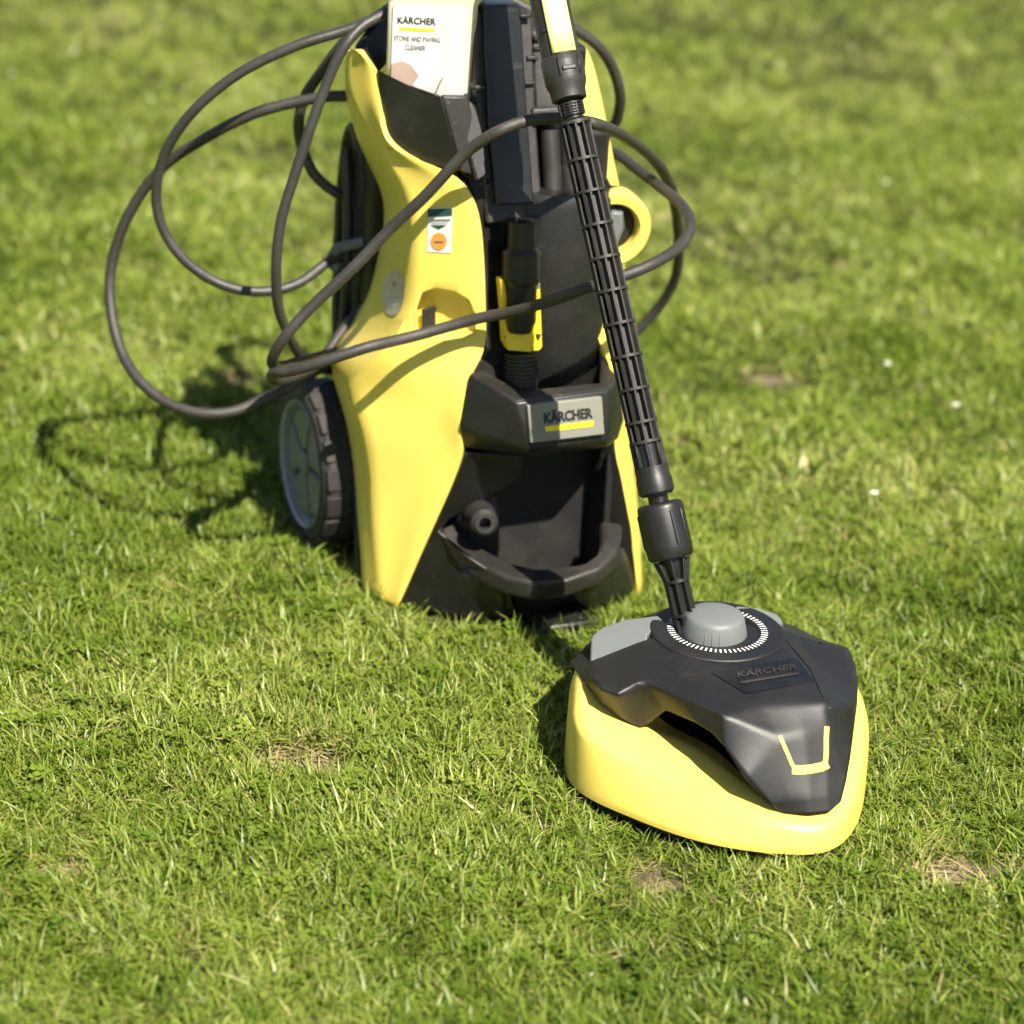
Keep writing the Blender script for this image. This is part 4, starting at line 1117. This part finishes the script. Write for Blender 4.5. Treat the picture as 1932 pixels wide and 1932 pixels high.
# where the tufts stand
def scatter(y0, y1, dens, xm, edge=False):
    n_ = int((y1 - y0) * 2 * xm * dens)
    x = rng.uniform(-xm, xm, n_); y = rng.uniform(y0, y1, n_)
    lim = y * .225 + .17
    keep = (np.abs(x) < lim) if not edge else ((np.abs(x) >= lim) & (np.abs(x) < lim + .55))
    return x[keep], y[keep]
bands = [scatter(1.55, 2.75, 16600, 1.0), scatter(2.75, 3.6, 12000, 1.2), scatter(3.6, 5.0, 7000, 1.6), scatter(5.0, 7.5, 3000, 2.2), scatter(1.4, 7.0, 1300, 2.4, True)]
X = np.concatenate([b_[0] for b_ in bands]); Y = np.concatenate([b_[1] for b_ in bands])
# thinner where worn
dens = .62 + .38 * np.clip(nC(X, Y) * .6 + nA(X, Y) * .8 - .1, 0, 1)
keep = rng.random(len(X)) < dens * (1 - .96 * bare(X, Y))
X, Y = X[keep], Y[keep]
# not under the machine or the cleaner head
wx = (X - WO.x) * WR.x + (Y - WO.y) * WR.y; wy = (X - WO.x) * WB.x + (Y - WO.y) * WB.y
inw = (np.abs(wx) < .128) & (wy > .012 + .5 * np.maximum(0, np.abs(wx) - .05)) & (wy < .36)
inwh = (np.abs(np.abs(wx) - .166) < .02) & (np.abs(wy - .29) < .035)
cx = (X - CO.x) * math.cos(CYAW) + (Y - CO.y) * math.sin(CYAW); cy = -(X - CO.x) * math.sin(CYAW) + (Y - CO.y) * math.cos(CYAW)
vv = np.array([-.134, -.124, -.092, -.05, -.01, .028, .066, .105, .14, .17, .194, .213, .225, .228]); aa = np.array([0, .066, .124, .151, .161, .161, .153, .137, .116, .094, .072, .05, .028, 0])
def inside(px_, py_, poly, grow):
    c_ = np.mean(poly, axis=0); ang = np.arctan2(poly[:, 1] - c_[1], poly[:, 0] - c_[0]); rr = np.hypot(poly[:, 0] - c_[0], poly[:, 1] - c_[1]); o_ = np.argsort(ang)
    return np.hypot(px_ - c_[0], py_ - c_[1]) < np.interp(np.arctan2(py_ - c_[1], px_ - c_[0]), ang[o_], rr[o_], period=2 * np.pi) + grow
OUT = np.array(OUTLINE)
inc = inside(cx, cy, OUT, -.001)
ok = ~(inw | inwh | inc)
X, Y = X[ok], Y[ok]; cx, cy = cx[ok], cy[ok]; wx, wy = wx[ok], wy[ok]
N = len(X)
lush = np.clip(nA(X, Y) * .8 + nD(X, Y) * .45 + nC(X, Y) * .45 - .36, 0, 1)
near_c = inside(cx, cy, OUT, .022)
u = rng.random(N)
ids = np.zeros(N, int)
pu = .08 + .36 * lush; pl = pu + .32; pf_ = pl + .38 * (1 - lush) + .04; ps = pf_ + .02 + .07 * (1 - lush)
nk = [5, 6, 5, 2, 2]; st = np.cumsum([0] + nk)
for lo_, hi_, kk in ((np.zeros(N), pu, 0), (pu, pl, 1), (pl, pf_, 2), (pf_, ps, 3), (ps, np.full(N, 2.0), 4)):
    sel = (u >= lo_) & (u < hi_); ids[sel] = st[kk] + rng.integers(0, nk[kk], sel.sum())
near = bare(X, Y) > .05
ids[near] = st[3] + rng.integers(0, 2, near.sum())
side = np.abs(X) >= Y * .225 + .17      # the lawn beside the picture: coarser
ids = ids + np.where((Y > 2.95) | side, 20, 0)
scl = (.55 + .46 * lush) * rng.uniform(.75, 1.2, N)
scl = np.where(side, scl * 1.7, scl)
scl = np.where(near_c, np.minimum(scl, .78), scl)
rz = rng.uniform(0, 2 * np.pi, N); tx = rng.normal(0, .16, N); ty_ = rng.normal(0, .16, N)
pm = bpy.data.meshes.new('lawn_grass')
pm.from_pydata(np.stack([X, Y, relief(X, Y) - .006], -1).tolist(), [], [])
def attr(name, typ, arr, key='value'):
    a_ = pm.attributes.new(name, typ, 'POINT'); a_.data.foreach_set(key, np.ascontiguousarray(arr).reshape(-1))
patch = np.clip(.06 + .36 * (nE(X, Y) - .42) + .24 * (nA(X, Y) - .5) + np.clip((Y - 3.2) * .05, 0, .12) + .16 * (nB(X, Y) - .5) + .20 * (1 - lush) + rng.normal(0, .06, N), -.2, .6)
attr('patch', 'FLOAT', patch.astype(np.float32))
attr('pick', 'INT', ids.astype(np.int32)); attr('size', 'FLOAT', scl.astype(np.float32))
attr('turn', 'FLOAT_VECTOR', np.stack([tx, ty_, rz], -1).astype(np.float32), 'vector')
lawn = link(bpy.data.objects.new('lawn_grass', pm)); lawn['kind'] = 'stuff'
lawn['label'] = 'short mown green grass with worn and straw coloured patches'; lawn['category'] = 'grass'
pm.materials.append(M['grass'])
ng = bpy.data.node_groups.new('grow_lawn', 'GeometryNodeTree')
ng.interface.new_socket('Geometry', in_out='INPUT', socket_type='NodeSocketGeometry')
ng.interface.new_socket('Geometry', in_out='OUTPUT', socket_type='NodeSocketGeometry')
gi = ng.nodes.new('NodeGroupInput'); go = ng.nodes.new('NodeGroupOutput')
ci = ng.nodes.new('GeometryNodeCollectionInfo'); ci.inputs['Collection'].default_value = tuft_col
ci.inputs['Separate Children'].default_value = True; ci.inputs['Reset Children'].default_value = True
iop = ng.nodes.new('GeometryNodeInstanceOnPoints'); iop.inputs['Pick Instance'].default_value = True
def named(n_, t_):
    q = ng.nodes.new('GeometryNodeInputNamedAttribute'); q.data_type = t_; q.inputs['Name'].default_value = n_
    return [s_ for s_ in q.outputs if s_.enabled][0]
L_ = ng.links.new
L_(gi.outputs[0], iop.inputs['Points']); L_(ci.outputs[0], iop.inputs['Instance'])
L_(named('pick', 'INT'), iop.inputs['Instance Index']); L_(named('size', 'FLOAT'), iop.inputs['Scale'])
L_(named('turn', 'FLOAT_VECTOR'), iop.inputs['Rotation']); rz_ = ng.nodes.new('GeometryNodeRealizeInstances'); L_(iop.outputs[0], rz_.inputs[0]); L_(rz_.outputs[0], go.inputs[0])
md = lawn.modifiers.new('grow', 'NODES'); md.node_group = ng
print('tufts', N)

# ------------------------------------------------------------------ daisies
def daisy_meshes():
    V, Fc = [], []
    for i in range(13):
        a = 2 * math.pi * i / 13; c_, s_ = math.cos(a), math.sin(a); k = len(V)
        for r, w_, z in ((.0015, .0006, 0), (.0045, .0013, .0006), (.0072, .0007, -.0002)):
            V += [Vector((r * c_ - w_ * s_, r * s_ + w_ * c_, z)), Vector((r * c_ + w_ * s_, r * s_ - w_ * c_, z))]
        Fc += [(k, k + 1, k + 3, k + 2), (k + 2, k + 3, k + 5, k + 4)]
    return V, Fc
DV, DF = daisy_meshes()
proto = None
for px, py, lb in ((22,137,'small white daisy nearest the left edge of the far lawn'), (138,96,'small white daisy in the far lawn above and left of the cord loops'), (1673,341,'white daisy in the far lawn at upper right, well beyond the hose'),
                   (1675,683,'bright white daisy alone in the lawn right of the lance middle'), (1804,761,'white daisy nearest the right edge of the lawn'), (1650,927,'white daisy in the lawn right of the lance coupling')):
    g_ = at_z(px, py, .022)
    d_ = empty('daisy', (g_.x, g_.y, 0), random.uniform(0, 6), lb, 'flower', 'daisies scattered in the lawn'); d_.scale = (.7, .7, .8)
    if proto is None:
        hd = mesh_obj('petals', DV, DF, 'white', d_); st_ = mesh_obj('stem', *lathe_vf([(.0007, -.024), (.0006, 0)], 6), 'stem', d_); ct = mesh_obj('flower_centre', *lathe_vf([(0, .0012), (.0017, .0009), (.0021, 0)], 10, caps=False), 'bar', d_)
        proto = (hd, st_, ct)
        for q in proto: q.location = (0, 0, .026)
    else:
        for q in proto:
            c2 = q.copy(); sc.collection.objects.link(c2); c2.parent = d_; c2.location = (0, 0, .026)
